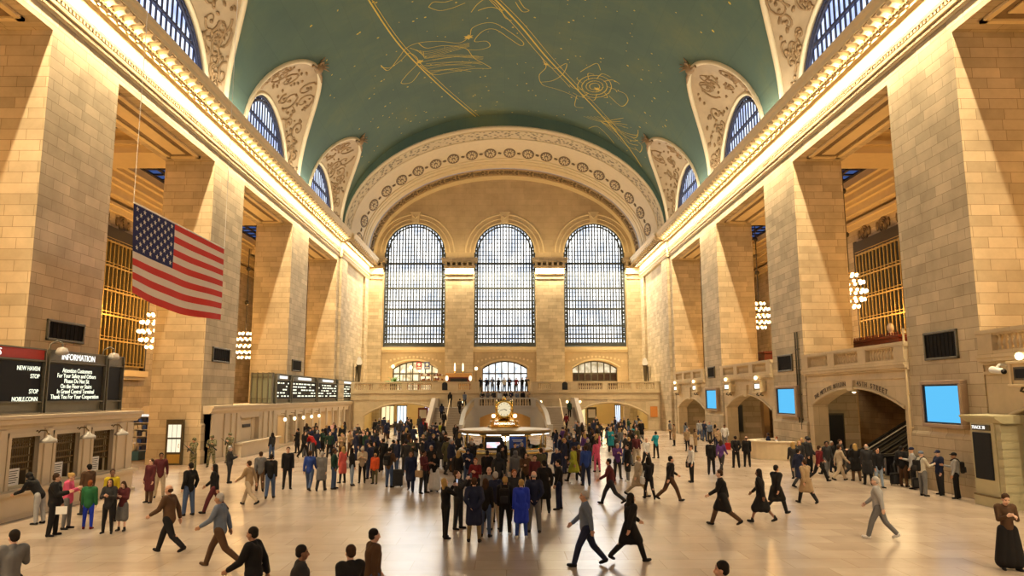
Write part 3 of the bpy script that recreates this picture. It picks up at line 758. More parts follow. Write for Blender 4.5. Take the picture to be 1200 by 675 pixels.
# ---- second ticket office block with the long board
F2=-17.95
cols=[(59.6+i*2.75,59.6+i*2.75+1.7) for i in range(10)]
mb=plate([[(45.9,0),(88,0),(88,3.0),(45.9,3.0)]]+[[(51.2,1.0),(55.0,1.0),(55.0,2.55),(51.2,2.55)]]+[[(a,.25),(c,.25),(c,2.5),(a,2.5)] for a,c in cols],.45,lambda u,v,w:(F2-w,u,v))
mb.box(F2,-21.4,45.9,46.2,0,3.0)
mb.prism([(F2-4,2.95),(F2+.04,2.95),(F2+.08,3.02),(F2+.2,3.12),(F2+.22,3.28),(F2+.30,3.3),(F2+.30,3.43),(F2-4,3.45)],lambda x,z,y:(x,y,z),45.7,88)
mb.box(F2,F2+.5,50.2,58.6,0,.85); mb.box(F2,F2+.62,50.1,58.7,.85,.97); mb.box(F2,F2+.25,46,88,0,.22)
for y in (46.1,48.2,49.4,50.4,55.9,57.2,58.3): mb.box(F2,F2+.09,y,y+.5,.0 if y<50 else .97,2.9)
for a,c in cols: mb.box(F2,F2+.12,c+.3,c+.75,0,2.85); mb.box(F2,F2+.05,a-.1,a,.25,2.6); mb.box(F2,F2+.05,c,c+.1,.25,2.6)
mb.box(F2,F2+.06,51.0,55.2,2.55,2.75); mb.box(F2,F2+.06,51.0,51.2,.97,2.7); mb.box(F2,F2+.06,55.0,55.2,.97,2.7)
struct('wall_ticket_hall',mb,M['pale'])
struct('wall_ticket_hall_inner',MB().box(F2-2.3,F2-2.2,46,88,0,3).box(F2-2.3,F2-.3,46,88,2.96,3.0),plain('ticket_hall_plaster',(.55,.36,.16),.8))
struct('window_ticket_closed',MB().box(F2-.35,F2-.25,51.2,55.0,1,2.55).box(F2-.26,F2-.20,51.6,52.0,1,2.5).box(F2-.26,F2-.20,54.2,54.6,1,2.5),M['pale'])
o=obj('closed_window_sign',MB().bevbox(-.04,.02,-.75,.75,-.11,.11,.015),M['black'],None,(F2-.20,53.1,1.98)); tag(o,'black nameplate on the closed ticket window behind the soldiers','sign')
for i in range(5):
    a,c=cols[i]
    t=thing('ticket_hall_lamp','glowing globe lamp in the arcade under the long board, %s opening from the soldiers'%['first','second','third','fourth','fifth'][i],'lamp',(F2+.34,(a+c)/2,2.62),0,'lamps in the ticket hall openings')
    obj('stem',MB().tube([(-.36,0,.03),(0,0,.03),(0,0,-.3)],.02,6),M['brass_dark'],t)
    obj('globe',MB().ball((0,0,-.45),(.12,.14,.15),0,12),M['lamp'],t)
X2=-18.1
px2=[(322.5,339.6),(341.2,370.2),(371.6,394.7),(395,417)]
hd2=['','','','']
for i,(a,c) in enumerate(px2):
    ya=at(a,455,X=X2).y; yc=at(c,460,X=X2).y
    z1=5.78
    t=thing('train_board','black train board of glowing text rows, '+['next to the grey end cabinet','the widest section of the long board','third section of the long board','at the far end of the row'][i],'board',(X2,(ya+yc)/2,3.45),0,'long train board sections')
    w=(yc-ya)/2; h=z1-3.45; mb=MB()
    mb.box(-1.5,-.05,-w,w,0,h)
    for y in (-w,w-.12): mb.box(-.06,.12,y,y+.12,0,h)
    for z in (0,.3,h-.5,h-.05): mb.box(-.05,.09,-w,w,z,z+.06)
    obj('frame',mb,M['board'],t); scn=obj('screen',MB().box(-.05,.02,-w+.2,w-.2,.38,h-.5),M['screen_black'],t)
    r_=random.Random(i)
    for k in range(5):
        mb=MB(); z=h-.72-k*.26; y=-w+.5
        while y<w-.6:
            l=r_.uniform(.25,.9)*min(1.6,w/3.2); 
            if r_.random()<.86: mb.box(.022,.03,y,min(w-.4,y+l),z-.055,z+.055)
            y+=l+r_.uniform(.12,.5)
        mb.box(.015,.023,-w+.25,w-.25,z-.11,z+.11,1); obj('text_row',mb,[M['led'],M['screen_black']],scn)
    mb=MB(); mb.box(.05,.07,-w*.55,w*.5,h-.36,h-.14); obj('header',mb,M['hdr'],t)
t=thing('board_end_cabinet','grey green glazed cabinet at the near end of the long train board','cabinet',(-19.0,58.5,3.45))
mb=MB()
for x in (-.75,-.3,.1,.55,.85): mb.box(x-.06,x+.02,-.1,.3,0,2.4)
for z in (0,.35,2.0,2.3): mb.box(-.8,.9,-.08,.3,z,z+.07)
obj('frame',mb,M['board'],t); obj('panel',MB().box(-.75,.85,.0,.25,.05,2.3),plain('grey_green_panel',(.26,.28,.20),.4),t)
# ---- pier door and magazine shelf beyond the near office
d=struct('door_1',MB().box(-20.15,-19.15,45.02,45.25,0,2.65),M['bronze'])
mb=MB()
for i in range(3):
    for j in range(2): mb.box(-20.0+i*.26,-19.78+i*.26,44.98,45.04,.75+j*.85,1.5+j*.85)
obj('pane',mb,glow('door_glass',(1,.88,.62),1.1),d)['kind']='structure'
obj('kick_panel',MB().box(-20.0,-19.25,44.99,45.05,.1,.62),M['gilt'],d)['kind']='structure'
obj('door_handle',MB().tube([(-19.32,44.98,1.0),(-19.32,44.92,1.03),(-19.32,44.92,1.2),(-19.32,44.98,1.23)],.018,6),M['gold'],d)['kind']='structure'
t=thing('magazine_shelf','tall lit shelf stocked with blue goods beyond the ticket office','shelf',(-25.0,50.6,0))
mb=MB(); mb.box(-1.4,1.9,.3,.4,0,3.0); mb.box(-1.4,-1.3,-.2,.4,0,3.0); mb.box(1.8,1.95,-.2,.4,0,3.2); mb.box(-1.4,1.95,-.3,.4,3.0,3.25)
for z in (.5,.95,1.4,1.85,2.3,2.7): mb.box(-1.3,1.8,-.15,.3,z-.03,z)
obj('shelving',mb,M['white'],t)
obj('light_strip',MB().box(-1.2,1.7,-.25,-.1,2.92,2.99),glow('shelf_strip',(.85,.93,1),6),t)
for k,z in enumerate((.5,.95,1.4,1.85,2.3)):
    mb=MB(); r_=random.Random(k)
    for i in range(10):
        x=-1.2+i*.29; hh=r_.uniform(.22,.36); mb.bevbox(x,x+.24,-.1,.15,z,z+hh,.015,r_.choice((0,0,1,2)))
    o=obj('goods_row',mb,[plain('blue_pack_%d'%k,(.04,.10,.42),.5),plain('dark_pack_%d'%k,(.03,.04,.10),.5),M['paper']],t); o['kind']='stuff'
t=thing('display_plinth','low blue plinth carrying a white rounded case in front of the blue shelf','plinth',(-24.2,48.9,0))
obj('base',MB().bevbox(-.9,.9,-.5,.5,0,.55,.03),plain('blue_plinth',(.05,.16,.30),.4),t)
obj('white_case',MB().bevbox(-.55,.55,-.35,.35,.55,1.1,.16),M['white'],t)
# ---- right side: walls under the side balconies with flat arches
RX=18.3
gates=[(16.5,28.4,3.05,1.0),(33.6,45.4,3.42,.95),(50.75,62.75,3.0,1.05),(68.1,80.0,2.75,1.0)]
for gi,(a,c,zs,ri) in enumerate(gates):
    yc=(a+c)/2; hw=(c-a)/2
    mb=plate([[(a,0),(c,0),(c,5.2),(a,5.2)],segarch(yc,hw-.75,.01,zs,ri)],.9,lambda u,v,w:(RX+.06+w,u,v))
    for z0,z1,p in ((5.12,5.22,.10),(5.22,5.36,.22),(5.36,5.46,.28)): mb.box(RX-p,RX+1.2,a+.02,c-.02,z0,z1)
    mb.box(RX-.02,RX+.1,a,c,4.75,4.86)
    mb.tube([(RX+.04,u,v) for u,v in segarch(yc,hw-.72,.01,zs,ri)[2:]],.08,6)
    mb.prism([(yc-.3,zs+ri-.15),(yc+.3,zs+ri-.15),(yc+.4,4.75),(yc-.4,4.75)],lambda y,z,x:(x,y,z),RX-.08,RX+.2)
    struct('wall_gate',mb,M['smooth'])
    mb=MB().box(RX+.9,29,a-.5,c+.5,5.0,5.25); mb.box(23.5,24,a,c,0,5.1) if gi!=1 else None
    if gi==1: mb.box(27.5,28,a,c,0,5.1)
    struct('wall_vestibule',mb,M['inner'])
    # balustrade
    bal=MB(); z0=5.46
    bal.box(RX-.18,RX+.3,a,c,z0,z0+.16); bal.box(RX-.22,RX+.34,a,c,z0+.80,z0+.95); bal.box(RX-.16,RX+.28,a,c,z0+.74,z0+.80)
    n=3
    for k in range(n+1):
        y=a+.5+(c-a-1.0)*k/n; bal.box(RX-.19,RX+.31,y-.42,y+.42,z0,z0+.8)
    bs=struct('trim_balustrade',bal,M['smooth'])
    q=MB().lathe([(.10,0),(.10,.05),(.06,.08),(.09,.2),(.11,.28),(.06,.42),(.05,.5),(.09,.53),(.10,.58)],(0,0,0),10).mesh('baluster'); q.materials.append(M['smooth'])
    for k in range(n):
        y0=a+.5+(c-a-1.0)*k/n+.42; y1=a+.5+(c-a-1.0)*(k+1)/n-.42; nb=10
        for j in range(nb):
            o=bpy.data.objects.new('baluster',q); link(o,bs); o.location=(RX+.06,y0+(y1-y0)*(j+.5)/nb,z0+.16); o['kind']='structure'
# gate lettering
m_=M['dark']
def archtext(s,yc,hw,zs,ri,y_start,y_end,size,off):
    Rr=(hw*hw+ri*ri)/(2*ri); zc=zs+ri-Rr; mb=MB(); n=len(s)
    for i,ch in enumerate(s):
        if ch==' ': continue
        y=y_start+(y_end-y_start)*(i+.5)/n; a=math.asin((y-yc)/(Rr+off)); z=zc+(Rr+off)*math.cos(a)
        u=Vector((0,-math.cos(a),math.sin(a))); nn=Vector((-1,0,0)); v=nn.cross(u)
        mt=Matrix((u,v,nn)).transposed().to_4x4(); mt.translation=Vector((RX-.0,y,z)); q=textmesh(ch,size,mt,.012); mb.add(q.v,q.f)
    return mb
a,c,zs,ri=gates[1]; yc=(a+c)/2
bl=plain('bronze_letters',(.10,.07,.04),.5,.4)
kstruct(obj('trim_lettering_metlife',archtext('THE METLIFE BUILDING',yc,5.15,zs,ri,44.2,39.9,.34,.22),bl))
kstruct(obj('trim_lettering_street',archtext('45TH STREET',yc,5.15,zs,ri,38.85,35.7,.36,.22),bl))
# vestibule back features: dark doors and gateways
mb=MB().box(19.4,20.45,45.25,45.38,.0,2.9); d=struct('door_2',mb,M['bronze']); obj('door_leaf',MB().box(19.5,20.35,45.18,45.27,.05,2.8),M['black'],d)['kind']='structure'
p=at(861,490,Y=62.4); q_=at(870,490,Y=62.4)
d=struct('door_3',MB().box(p.x-.1,q_.x+.1,62.5,62.72,0.95,3.2),M['bronze']); obj('door_leaf',MB().box(p.x,q_.x,62.42,62.55,1.05,3.1),M['black'],d)['kind']='structure'
for gi,yy in ((2,55.3),(3,72.5)):
    mb=plate([[(yy-2.3,0),(yy+2.3,0),(yy+2.3,3.9),(yy-2.3,3.9)],segarch(yy,1.5,.01,2.6,.55)],.5,lambda u,v,w:(21.6+w,u,v)); mb.box(21.6,23.5,yy-2.3,yy-2.0,0,3.9); mb.box(21.6,23.5,yy+2.0,yy+2.3,0,3.9)
    struct('wall_track_gate',mb,M['smooth'])
    struct('door_gate',MB().box(23.2,23.4,yy-1.5,yy+1.5,0,3.2),M['black'])
mb=MB().box(RX+1.3,RX+2.2,28.12,28.3,0.7,2.9); struct('door_4',mb,M['black'])
# pendant lamps under the arches
pl=None
for lab,p in (('small white pendant lamp under the arch lettered THE METLIFE BUILDING',(20.2,43.2,4.25)),('middle white pendant lamp under the flat arch by the escalators',(20.2,40.2,4.38)),('white pendant lamp under the arch lettered 45TH STREET',(20.2,37.9,4.4)),('glowing pendant under the arch with the tall dark door',(20.3,57.4,3.85)),('glowing pendant under the far arch by the small blue screen',(20.3,73.5,3.6))):
    if pl is None:
        pl=thing('pendant_lamp',lab,'lamp',p,0,'pendants in the gate arches')
        obj('stem',MB().tube([(0,0,.62),(0,0,.1)],.02,6),M['bronze'],pl); obj('shade',MB().lathe([(.04,.12),(.10,.08),(.30,-.06),(.30,-.08),(.08,.02)],(0,0,0),16),M['lamp_shade'],pl); obj('bulb',MB().ball((0,0,-.05),.12,0,10),M['lamp'],pl)
    else: dup(pl,p,label=lab)
# track indicator boxes hung on the gate walls
ind=None
for lab,p in (('lit track indicator box over the gate nearest the middle screen',(18.0,53.1,4.62)),('lit track indicator box over the arch with the tall dark door',(18.0,60.4,4.66)),('small lit track indicator box just beyond the small far screen',(18.0,70.8,4.70)),('smallest lit track indicator box at the end of the gate wall',(18.0,78.6,4.72)),('unlit track indicator box beside the white camera over the near gate',(18.0,25.6,4.72))):
    if ind is None:
        ind=thing('track_indicator',lab,'sign',p,0,'track indicator boxes')
        mb=MB().bevbox(-.05,.35,-.78,.78,-.38,.38,.04); mb.bevbox(-.16,.0,-.84,.84,.34,.44,.02); mb.bevbox(-.16,0,-.84,.84,-.46,-.36,.02)
        for y in (-.78,.66): mb.box(-.12,-.02,y,y+.12,-.4,.4)
        obj('case',mb,M['cornice'],ind)
        obj('lit_panel',MB().box(-.08,-.02,-.5,.5,-.16,.16),glow('indicator_panel',(1,.95,.78),1.8),ind)
        obj('panel_frame',MB().box(-.075,-.03,-.58,.58,-.23,-.16).box(-.075,-.03,-.58,.58,.16,.23).box(-.075,-.03,-.58,-.5,-.2,.2).box(-.075,-.03,.5,.58,-.2,.2),M['bronze'],ind)
        [obj('bracket',MB().tube([(.1,q*.4,-.45),(.0,q*.4,-.6),(.2,q*.4,-.66)],.05,6),M['bronze'],ind) for q in (-1,1)]
        obj('top_light',MB().ball((-.08,.2,.60),(.12,.16,.14),0,10),M['lamp'],ind)
    else: 
        r=dup(ind,p,label=lab)
for o in [o for o in bpy.data.objects if o.name.startswith('track_indicator') and o.parent is None and o.location.y<30]:
    for ch in o.children:
        if ch.name.startswith('lit_panel'):
            ch.data=ch.data.copy(); ch.data.materials[0]=M['screen_black']
# blue wall screens
for lab,(ya,yb,za,zb) in (('large blank light blue wall screen on the stone pier by the police officers',(29.62,32.2,2.80,4.42)),('blank light blue wall screen on the pier above the reception desk',(46.5,49.6,2.78,4.44)),('smallest blank light blue wall screen, near the track indicators',(63.8,67.1,2.80,4.47))):
    t=thing('wall_screen',lab,'screen',(18.1,(ya+yb)/2,(za+zb)/2),0,'blue wall screens'); w=(yb-ya)/2; h=(zb-za)/2
    mb=MB()
    for y0,y1,z0,z1 in ((-w-.14,w+.14,h,h+.16),(-w-.14,w+.14,-h-.16,-h),(-w-.14,-w,-h,h),(w,w+.14,-h,h)): mb.bevbox(-.12,.2,y0,y1,z0,z1,.02)
    obj('surround',mb,plain('bronze_surround',(.36,.25,.16),.5,.3),t)
    mb=MB()
    for y0,y1,z0,z1 in ((-w,w,h-.07,h),(-w,w,-h,-h+.07),(-w,-w+.07,-h,h),(w-.07,w,-h,h)): mb.box(-.06,.18,y0,y1,z0,z1)
    ds=obj('display',MB().box(.0,.03,-w+.06,w-.06,-h+.06,h-.06),glow('blue_display',(.12,.54,.93),1.05),t)
    obj('bezel',mb,M['black'],ds)
# black framed panels on the piers
for s,lab,(ya,yb,za,zb) in ((-1,'black framed panel on the pier above the information board',(29.66,32.3,6.25,7.1)),(-1,'black framed panel on the pier beyond the flag',(46.6,49.5,6.16,7.1)),(-1,'small black framed panel on the pier over the long train board',(64.1,66.9,6.15,7.15)),(1,'large black framed panel above the largest blue screen',(29.8,32.2,5.45,6.65)),(1,'black framed panel above the middle blue screen',(47.2,49.7,5.5,6.6)),(1,'small black framed panel above the smallest blue screen',(64.8,66.95,5.5,6.5))):
    t=thing('framed_panel',lab,'panel',(s*18.3,(ya+yb)/2,(za+zb)/2),0,'black panels on the piers'); w=(yb-ya)/2; h=(zb-za)/2
    mb=MB()
    for y0,y1,z0,z1 in ((-w,w,h-.1,h),(-w,w,-h,-h+.1),(-w,-w+.1,-h,h),(w-.1,w,-h,h)): mb.bevbox(-s*.09,s*.02,y0,y1,z0,z1,.02)
    obj('frame',mb,M['bronze'],t)
    mb=MB().box(-s*.03,s*.01,-w+.08,w-.08,-h+.08,h-.08)
    for k in range(9): mb.box(-s*.045,-s*.02,-w+.1+(2*w-.2)*k/8-.015,-w+.1+(2*w-.2)*k/8+.015,-h+.08,h-.08)
    obj('louvred_face',mb,M['panel_black'],t)
# track pylon on the near gate jamb
t=thing('track_sign_pylon','stone pylon with a tall black train sign beside the near gate','sign',(17.5,27.3,0))
g_=plain('pylon_stone',(.44,.40,.24),.6,var=.12,scale=2)
mb=MB(); mb.box(-.05,.8,-.5,.85,0,3.0); mb.box(.0,.8,-.8,-.5,0,3.0)
for k in range(9): mb.box(-.03,.82,-.82,-.55,.3+k*.3,.52+k*.3)
mb.box(-.10,.8,-.6,.9,0,.35)
obj('shaft',mb,g_,t)
obj('cornice',MB().prism([(-.06,0),(-.12,.05),(-.2,.1),(-.32,.18),(-.34,.26),(.8,.3),(.8,0)],lambda x,z,y:(x,y,z+2.98),-1.0,1.05),g_,t)
obj('black_display',MB().bevbox(-.10,-.02,-.30,.72,.95,2.62,.02),M['screen_black'],t)
obj('name_strip',MB().box(-.09,-.02,-.30,.72,2.70,2.90),M['bronze'],t)
obj('track_lettering',textmesh('TRACK 30',.17,tm((-.10,.32,2.80),*FR),.005),M['hdr'],t)
obj('floor_plate',MB().box(-.14,-.02,-.5,.85,.35,.40),M['brass_dark'],t)
# white camera and little wall fittings
t=thing('security_camera','white wall camera with a looped cable above the near gate','camera',(18.25,27.0,4.95))
obj('mount',MB().tube([(.0,0,.1),(-.25,0,.12),(-.35,0,.02)],.05,8),M['white'],t); obj('camera_body',MB().cap((-.35,.25,-.05),(-.40,-.30,-.12),.13,.11,12),M['white'],t)
obj('lens',MB().lathe([(.09,0),(.09,.05),(0,.05)],(-.405,-.42,-.14),12,axis=(-.1,-1,-.12)),M['black'],t); obj('cable',MB().tube([(0,-.1,.1),(-.05,-.4,.42),(-.05,-.75,.25),(0,-.7,-.1)],.025,6),M['white'],t)
# conduit on the middle pier, right
for i,(lab,y) in enumerate((('thin vertical metal conduit on the pier edge by the 45TH STREET arch',33.75),('pair of grey conduits on the pier beside the middle blue screen',46.1))):
    mb=MB(); mb.tube([(18.22,y,1.9),(18.22,y,7.0 if i==0 else 7.9)],.05,8)
    if i: mb.tube([(18.22,y+.35,2.3),(18.22,y+.35,7.9)],.05,8)
    for z in (2.5,4,5.5,6.8): mb.box(18.2,18.32,y-.1,y+(.45 if i else .1),z,z+.06)
    tag(obj('wall_conduit',mb,M['cornice'] if i==0 else M['bronze']),lab,'conduit')
# ---- escalators rising behind the 45th street arch
M['escside']=plain('escalator_steel',(.09,.08,.08),.3,.7,var=.15)
M['rubber']=plain('black_handrail',(.012,.012,.012),.45,var=.1)
for i,y in enumerate((41.6,39.4,37.2)):
    t=thing('escalator',['dark escalator beside the dark door under the 45TH STREET arch','middle dark escalator under the 45TH STREET arch','dark escalator next to the largest screen'][i],'escalator',(19.0,y,0),0,'escalators under the street arch')
    sl=math.tan(R(30)); mb=MB()
    for k in range(22): mb.box(.6+k*.33,.6+k*.33+.36,-.45,.45,max(0,k*.19-.5),k*.19+.02)
    obj('steps',mb,M['escside'],t)
    for sgn in (-.62,.62):
        poly=[(0,0),(.9,0),(7.6,3.87),(7.6,4.75),(.9,.88),(.0,.88)]
        obj('balustrade_side',MB().prism(poly,lambda x,z,yy:(x,yy,z),sgn-.10,sgn+.10),M['escside'],t)
        obj('handrail',MB().tube([(-.12,sgn,.3),(-.2,sgn,.65),(-.05,sgn,.93),(.9,sgn,.95),(7.6,sgn,4.82)],.07,8),M['rubber'],t)
        obj('light_trim',MB().bar((.9,sgn-.11,.80),(7.6,sgn-.11,4.67),.03,.05),M['board'] if sgn<0 or i else M['white'],t)
# red cabinets on the right balconies
M['mahogany']=plain('mahogany',(.16,.025,.015),.35,var=.25,scale=3)
t=thing('bar_cabinet','dark red wooden bar cabinet with a spindle rail on the balcony by the escalator arch','cabinet',(23.0,45.6,5.25))
obj('carcass',MB().box(-.6,.6,-3.6,3.6,0,2.0),M['mahogany'],t)
mb=MB().box(-.75,.75,-3.8,3.8,2.0,2.15)
for k in range(26): mb.ball((-.65,-3.6+k*.288,2.24),(.06,.07,.10),0,6)
obj('top_rail',mb,M['mahogany'],t)
for y in (-2.4,0,2.4): obj('door_panel',MB().bevbox(-.68,-.58,y-.95,y+.95,.3,1.75,.03),plain('dark_red_panel',(.08,.015,.012),.3),t)
obj('bust',MB().ball((-.5,-2.6,2.62),(.2,.2,.28),0,10).lathe([(.22,0),(.1,.1),(.12,.25)],(-.5,-2.6,2.15),10),plain('pale_bust',(.7,.6,.5),.5),t)
t=thing('bar_cabinet','small dark red cabinet with a gold urn on the balcony beside the hanging chandelier','cabinet',(23.0,65.9,5.25))
obj('carcass',MB().box(-.6,.6,-1.9,1.9,0,2.3),M['mahogany'],t); obj('top_rail',MB().bevbox(-.75,.75,-2.1,2.1,2.3,2.5,.04),M['mahogany'],t)
obj('urn',MB().lathe([(.12,0),(.05,.1),(.25,.35),(.28,.5),(.12,.62),(.16,.7)],(-.72,0,1.3),12),M['gold'],t)
for k in range(5):
    t=thing('balcony_chair','dark chair back over the balustrade above the METLIFE lettering, '+['closest to the red cabinet','second from the red cabinet','third from the red cabinet','fourth from the red cabinet','closest to the conduits'][4-k],'chair',(19.4,44.4-k*.75,5.25),0,'dark chairs behind the side balustrade')
    mb=MB()
    for y in (-.2,.2): mb.tube([(.2,y,0),(.2,y,.48),(.28,y,1.18+.0*k)],.03,6); mb.tube([(-.2,y,0),(-.2,y,.46)],.03,6)
    obj('frame',mb,M['black'],t); obj('seat',MB().bevbox(-.24,.24,-.23,.23,.45,.5,.02),M['black'],t)
    mb=MB()
    for z in (.75,.95,1.15): mb.box(.22,.28,-.22,.22,z-.05,z+.05)
    obj('back_slats',mb,M['black'],t)
# reception desk by the middle screen
t=thing('reception_desk','curved stone reception desk under the middle blue screen','desk',(17.2,48.6,0))
arc_=lambda rx,ry,n=16:[(.85-rx*math.sin(PI*i/n),-ry*math.cos(PI*i/n)) for i in range(n+1)]
obj('front',MB().prism(arc_(2.3,1.8)+arc_(2.12,1.62)[::-1],lambda x,y,z:(x,y,z),0,1.05,smooth=False),M['smooth'],t)
obj('worktop',MB().prism(arc_(2.4,1.9)+arc_(1.85,1.38)[::-1],lambda x,y,z:(x,y,z),1.05,1.13),M['pale'],t)
# orange notice on the end wall
o=obj('orange_poster',MB().bevbox(-.42,.42,-.03,.03,-.62,.62,.01),plain('orange_poster_paper',(.62,.24,.05),.6),None,(17.45,87.9,2.1)); tag(o,'orange notice board on the stone wall beside the right archway','poster')
# ================================================================ EAST END: balcony, stairs, booth, hanging things
EY=88.0
def earch(cx,hw,zs,ri): return segarch(cx,hw,.01,zs,ri)
AL,AR=(-11.75,4.75,1.75,1.45),(12.35,4.45,1.75,1.45)
top=4.47
mb=plate([[(-18.3,0),(18.3,0),(18.3,top),(3.0,top),(3.0,2.72),(-3.0,2.72),(-3.0,top),(-18.3,top)],earch(*AL),earch(*AR)],.8,lambda u,v,w:(u,EY+w,v))
for sgn in (-1,1):
    mb.box(sgn*3.0,sgn*18.3,EY-.12,EY+.3,3.55,3.72); mb.box(sgn*3.0,sgn*18.3,EY-.2,EY+.3,4.30,4.47)
    mb.box(sgn*3.0,sgn*18.3,EY+.1,YE,4.2,4.46)
for A in (AL,AR): mb.tube([(u,EY-.02,v) for u,v in earch(*A)[2:]],.12,6); mb.box(A[0]-.35,A[0]+.35,EY-.1,EY+.1,A[2]+A[3]-.1,3.55)
struct('wall_balcony_front',mb,M['smooth'])
bal=MB(); z0=4.47
segs=[]
for sgn in (-1,1):
    bal.box(sgn*3.0,sgn*18.3,EY-.10,EY+.35,z0,z0+.22); bal.box(sgn*3.0,sgn*18.3,EY-.16,EY+.42,z0+1.0,z0+1.18); 
    for a,c in ((3.0,3.9),(5.5,8.6),(11.5,12.1),(14.8,15.4),(17.6,18.3)): bal.box(sgn*a,sgn*c,EY-.12,EY+.38,z0+.2,z0+1.0)
    for a,c,n in ((3.9,5.5,7),(8.6,11.5,13),(12.1,14.8,12),(15.4,17.6,10)):
        for i in range(n): segs.append(sgn*(a+(c-a)*(i+.5)/n))
bs=struct('trim_balustrade_east',bal,M['smooth'])
q=MB().lathe([(.10,0),(.10,.06),(.05,.10),(.09,.3),(.10,.38),(.05,.6),(.05,.68),(.09,.73),(.09,.80)],(0,0,0),8).mesh('baluster'); q.materials.append(M['smooth'])
for x in segs:
    o=bpy.data.objects.new('baluster',q); link(o,bs); o.location=(x,EY+.12,z0+.2); o['kind']='structure'
for sgn in (-1,1):
    o=obj('bronze_wall_vent',MB().bevbox(-.32,.32,-.04,.04,-.36,.36,.02).prism(arc(0,.3,.32,.28,0,PI,10),lambda x,z,y:(x,y,z),-.04,.04),M['black'],None,(sgn*7.05,EY-.14,z0+.56)); tag(o,'small round-topped black vent in the balcony parapet '+('above the staircase with the climbing crowd' if sgn<0 else 'above the staircase near the orange notice'),'vent')
# passages behind the two low arches
mb=MB(); mb.box(-17.5,-6.5,108,108.4,0,5); mb.box(6.8,18,108,108.4,0,5); mb.box(-17.6,-17.2,EY+.8,108,0,4.2); mb.box(-6.9,-6.5,EY+.8,108,0,4.2); mb.box(17.2,17.6,EY+.8,108,0,4.2); mb.box(6.9,7.3,EY+.8,108,0,4.2); mb.box(-17.6,-6.5,YE,108,3.6,4.2); mb.box(6.9,17.6,YE,108,3.6,4.2)
struct('wall_shop_passage',mb,plain('warm_passage_plaster',(.66,.50,.24),.7,var=.1,scale=1))
for i,(x,w_,col,st) in enumerate(((-15.0,1.6,(1,.80,.42),1.3),(-13.2,1.2,(.8,.92,1),1.5),(-9.3,2.0,(.78,.72,1),1.3),(-7.9,.9,(1,.9,.7),1.4),(14.6,.7,(.75,.85,1),1.5),(9.6,1.6,(1,.8,.35),1.1))):
    y=96.5 if i<4 else 97.2
    p=struct('window_shop',MB().box(x-w_/2,x+w_/2,y,y+.08,.35,2.75),glow('lit_shop_%d'%i,col,st))
    mb=MB().box(x-w_/2-.08,x+w_/2+.08,y-.06,y,2.72,2.85).box(x-w_/2-.08,x+w_/2+.08,y-.06,y+.1,.0,.38)
    n=3
    for k in range(n+1): mb.box(x-w_/2+w_*k/n-.04,x-w_/2+w_*k/n+.04,y-.06,y,.3,2.8)
    obj('window_frame',mb,M['bronze'],p)['kind']='structure'
for x,lab in ((-9.9,'dark framed standing poster sign in the crowd under the arch by the shops'),(10.5,'dark framed standing poster sign in the crowd under the arch by the orange notice')):
    t=thing('poster_stand',lab,'sign',(x,91.0,0)); obj('frame',MB().box(-.6,.6,-.1,.1,0,2.6),M['mahogany'] if x<0 else M['bronze'],t); obj('poster',MB().box(-.42,.42,-.12,-.09,1.35,2.35),M['paper'],t)
# gate lettering over the right arch
kstruct(obj('trim_lettering_arch',textmesh('LEXINGTON AVENUE',.36,tm((12.3,EY-.02,3.36),(1,0,0),(0,-1,0)),.02),plain('grey_letters',(.42,.36,.33),.6)))
# ---- stairs
ST=plain('stair_stone',(.34,.28,.21),.6,var=.15,scale=2)
drum=[(-4.62,76.3,0.0),(-4.60,77.4,.45),(-4.50,78.8,1.15),(-4.25,80.0,1.75),(-3.75,81.0,2.35),(-3.3,81.45,2.66),(-2.95,81.6,2.72)]
def smooth_path(P,n=6):
    out=[]
    for i in range(len(P)-1):
        p0=P[max(0,i-1)];p1=P[i];p2=P[i+1];p3=P[min(len(P)-1,i+2)]
        for k in range(n):
            t=k/n; out.append(tuple(.5*((2*p1[j])+(-p0[j]+p2[j])*t+(2*p0[j]-5*p1[j]+4*p2[j]-p3[j])*t*t+(-p0[j]+3*p1[j]-3*p2[j]+p3[j])*t**3) for j in range(3)))
    out.append(P[-1]); return out
path=smooth_path(drum); path=path+[(-x,y,z) for x,y,z in path[::-1]]
mb=plate([[(-2.4,0),(2.4,0),(2.4,2.75),(-2.4,2.75)]],.5,lambda u,v,w:(u,81.6+w,v)) if False else MB()
# curved parapet wall with a niche arch in its middle
P0=[];P1=[]
for i,(x,y,z) in enumerate(path):
    P0.append((x,y,0)); P1.append((x,y,z+.18))
mid=[i for i,(x,y,z) in enumerate(path) if abs(x)<=2.96]
i0,i1=mid[0],mid[-1]
mb.grid([P0[:i0+1],P1[:i0+1]],smooth=True); mb.grid([P0[i1:],P1[i1:]],smooth=True)
q2=plate([[(-2.96,0),(2.96,0),(2.96,2.92),(-2.96,2.92)],segarch(0,2.75,.01,1.62,.68)],.4,lambda u,v,w:(u,81.6+w,v)); mb.add(q2.v,q2.f)
inn=[(x*.93 if abs(x)>2.96 else x,y+.45,z) for x,y,z in path]
for i in range(len(path)-1):
    a,b_=path[i],path[i+1]; c_,d_=inn[i],inn[i+1]
    def cap_(h0,h1,e):
        vs=[]
        for (p,q,) in ((a,c_),(b_,d_)):
            p=Vector(p);q=Vector(q); o=(p-q).normalized()*e
            for z in (h0,h1):
                vs.append((p.x+o.x,p.y+o.y,p.z+z)); vs.append((q.x-o.x,q.y-o.y,q.z+z))
        mb.add(vs,[(0,1,5,4),(2,6,7,3),(0,4,6,2),(1,3,7,5),(0,2,3,1),(4,5,7,6)])
    cap_(.0,.20,.06); cap_(.92,1.08,.08)
for x in (-3.1,3.1): mb.box(x-.24,x+.24,81.4,82.0,2.7,3.7)
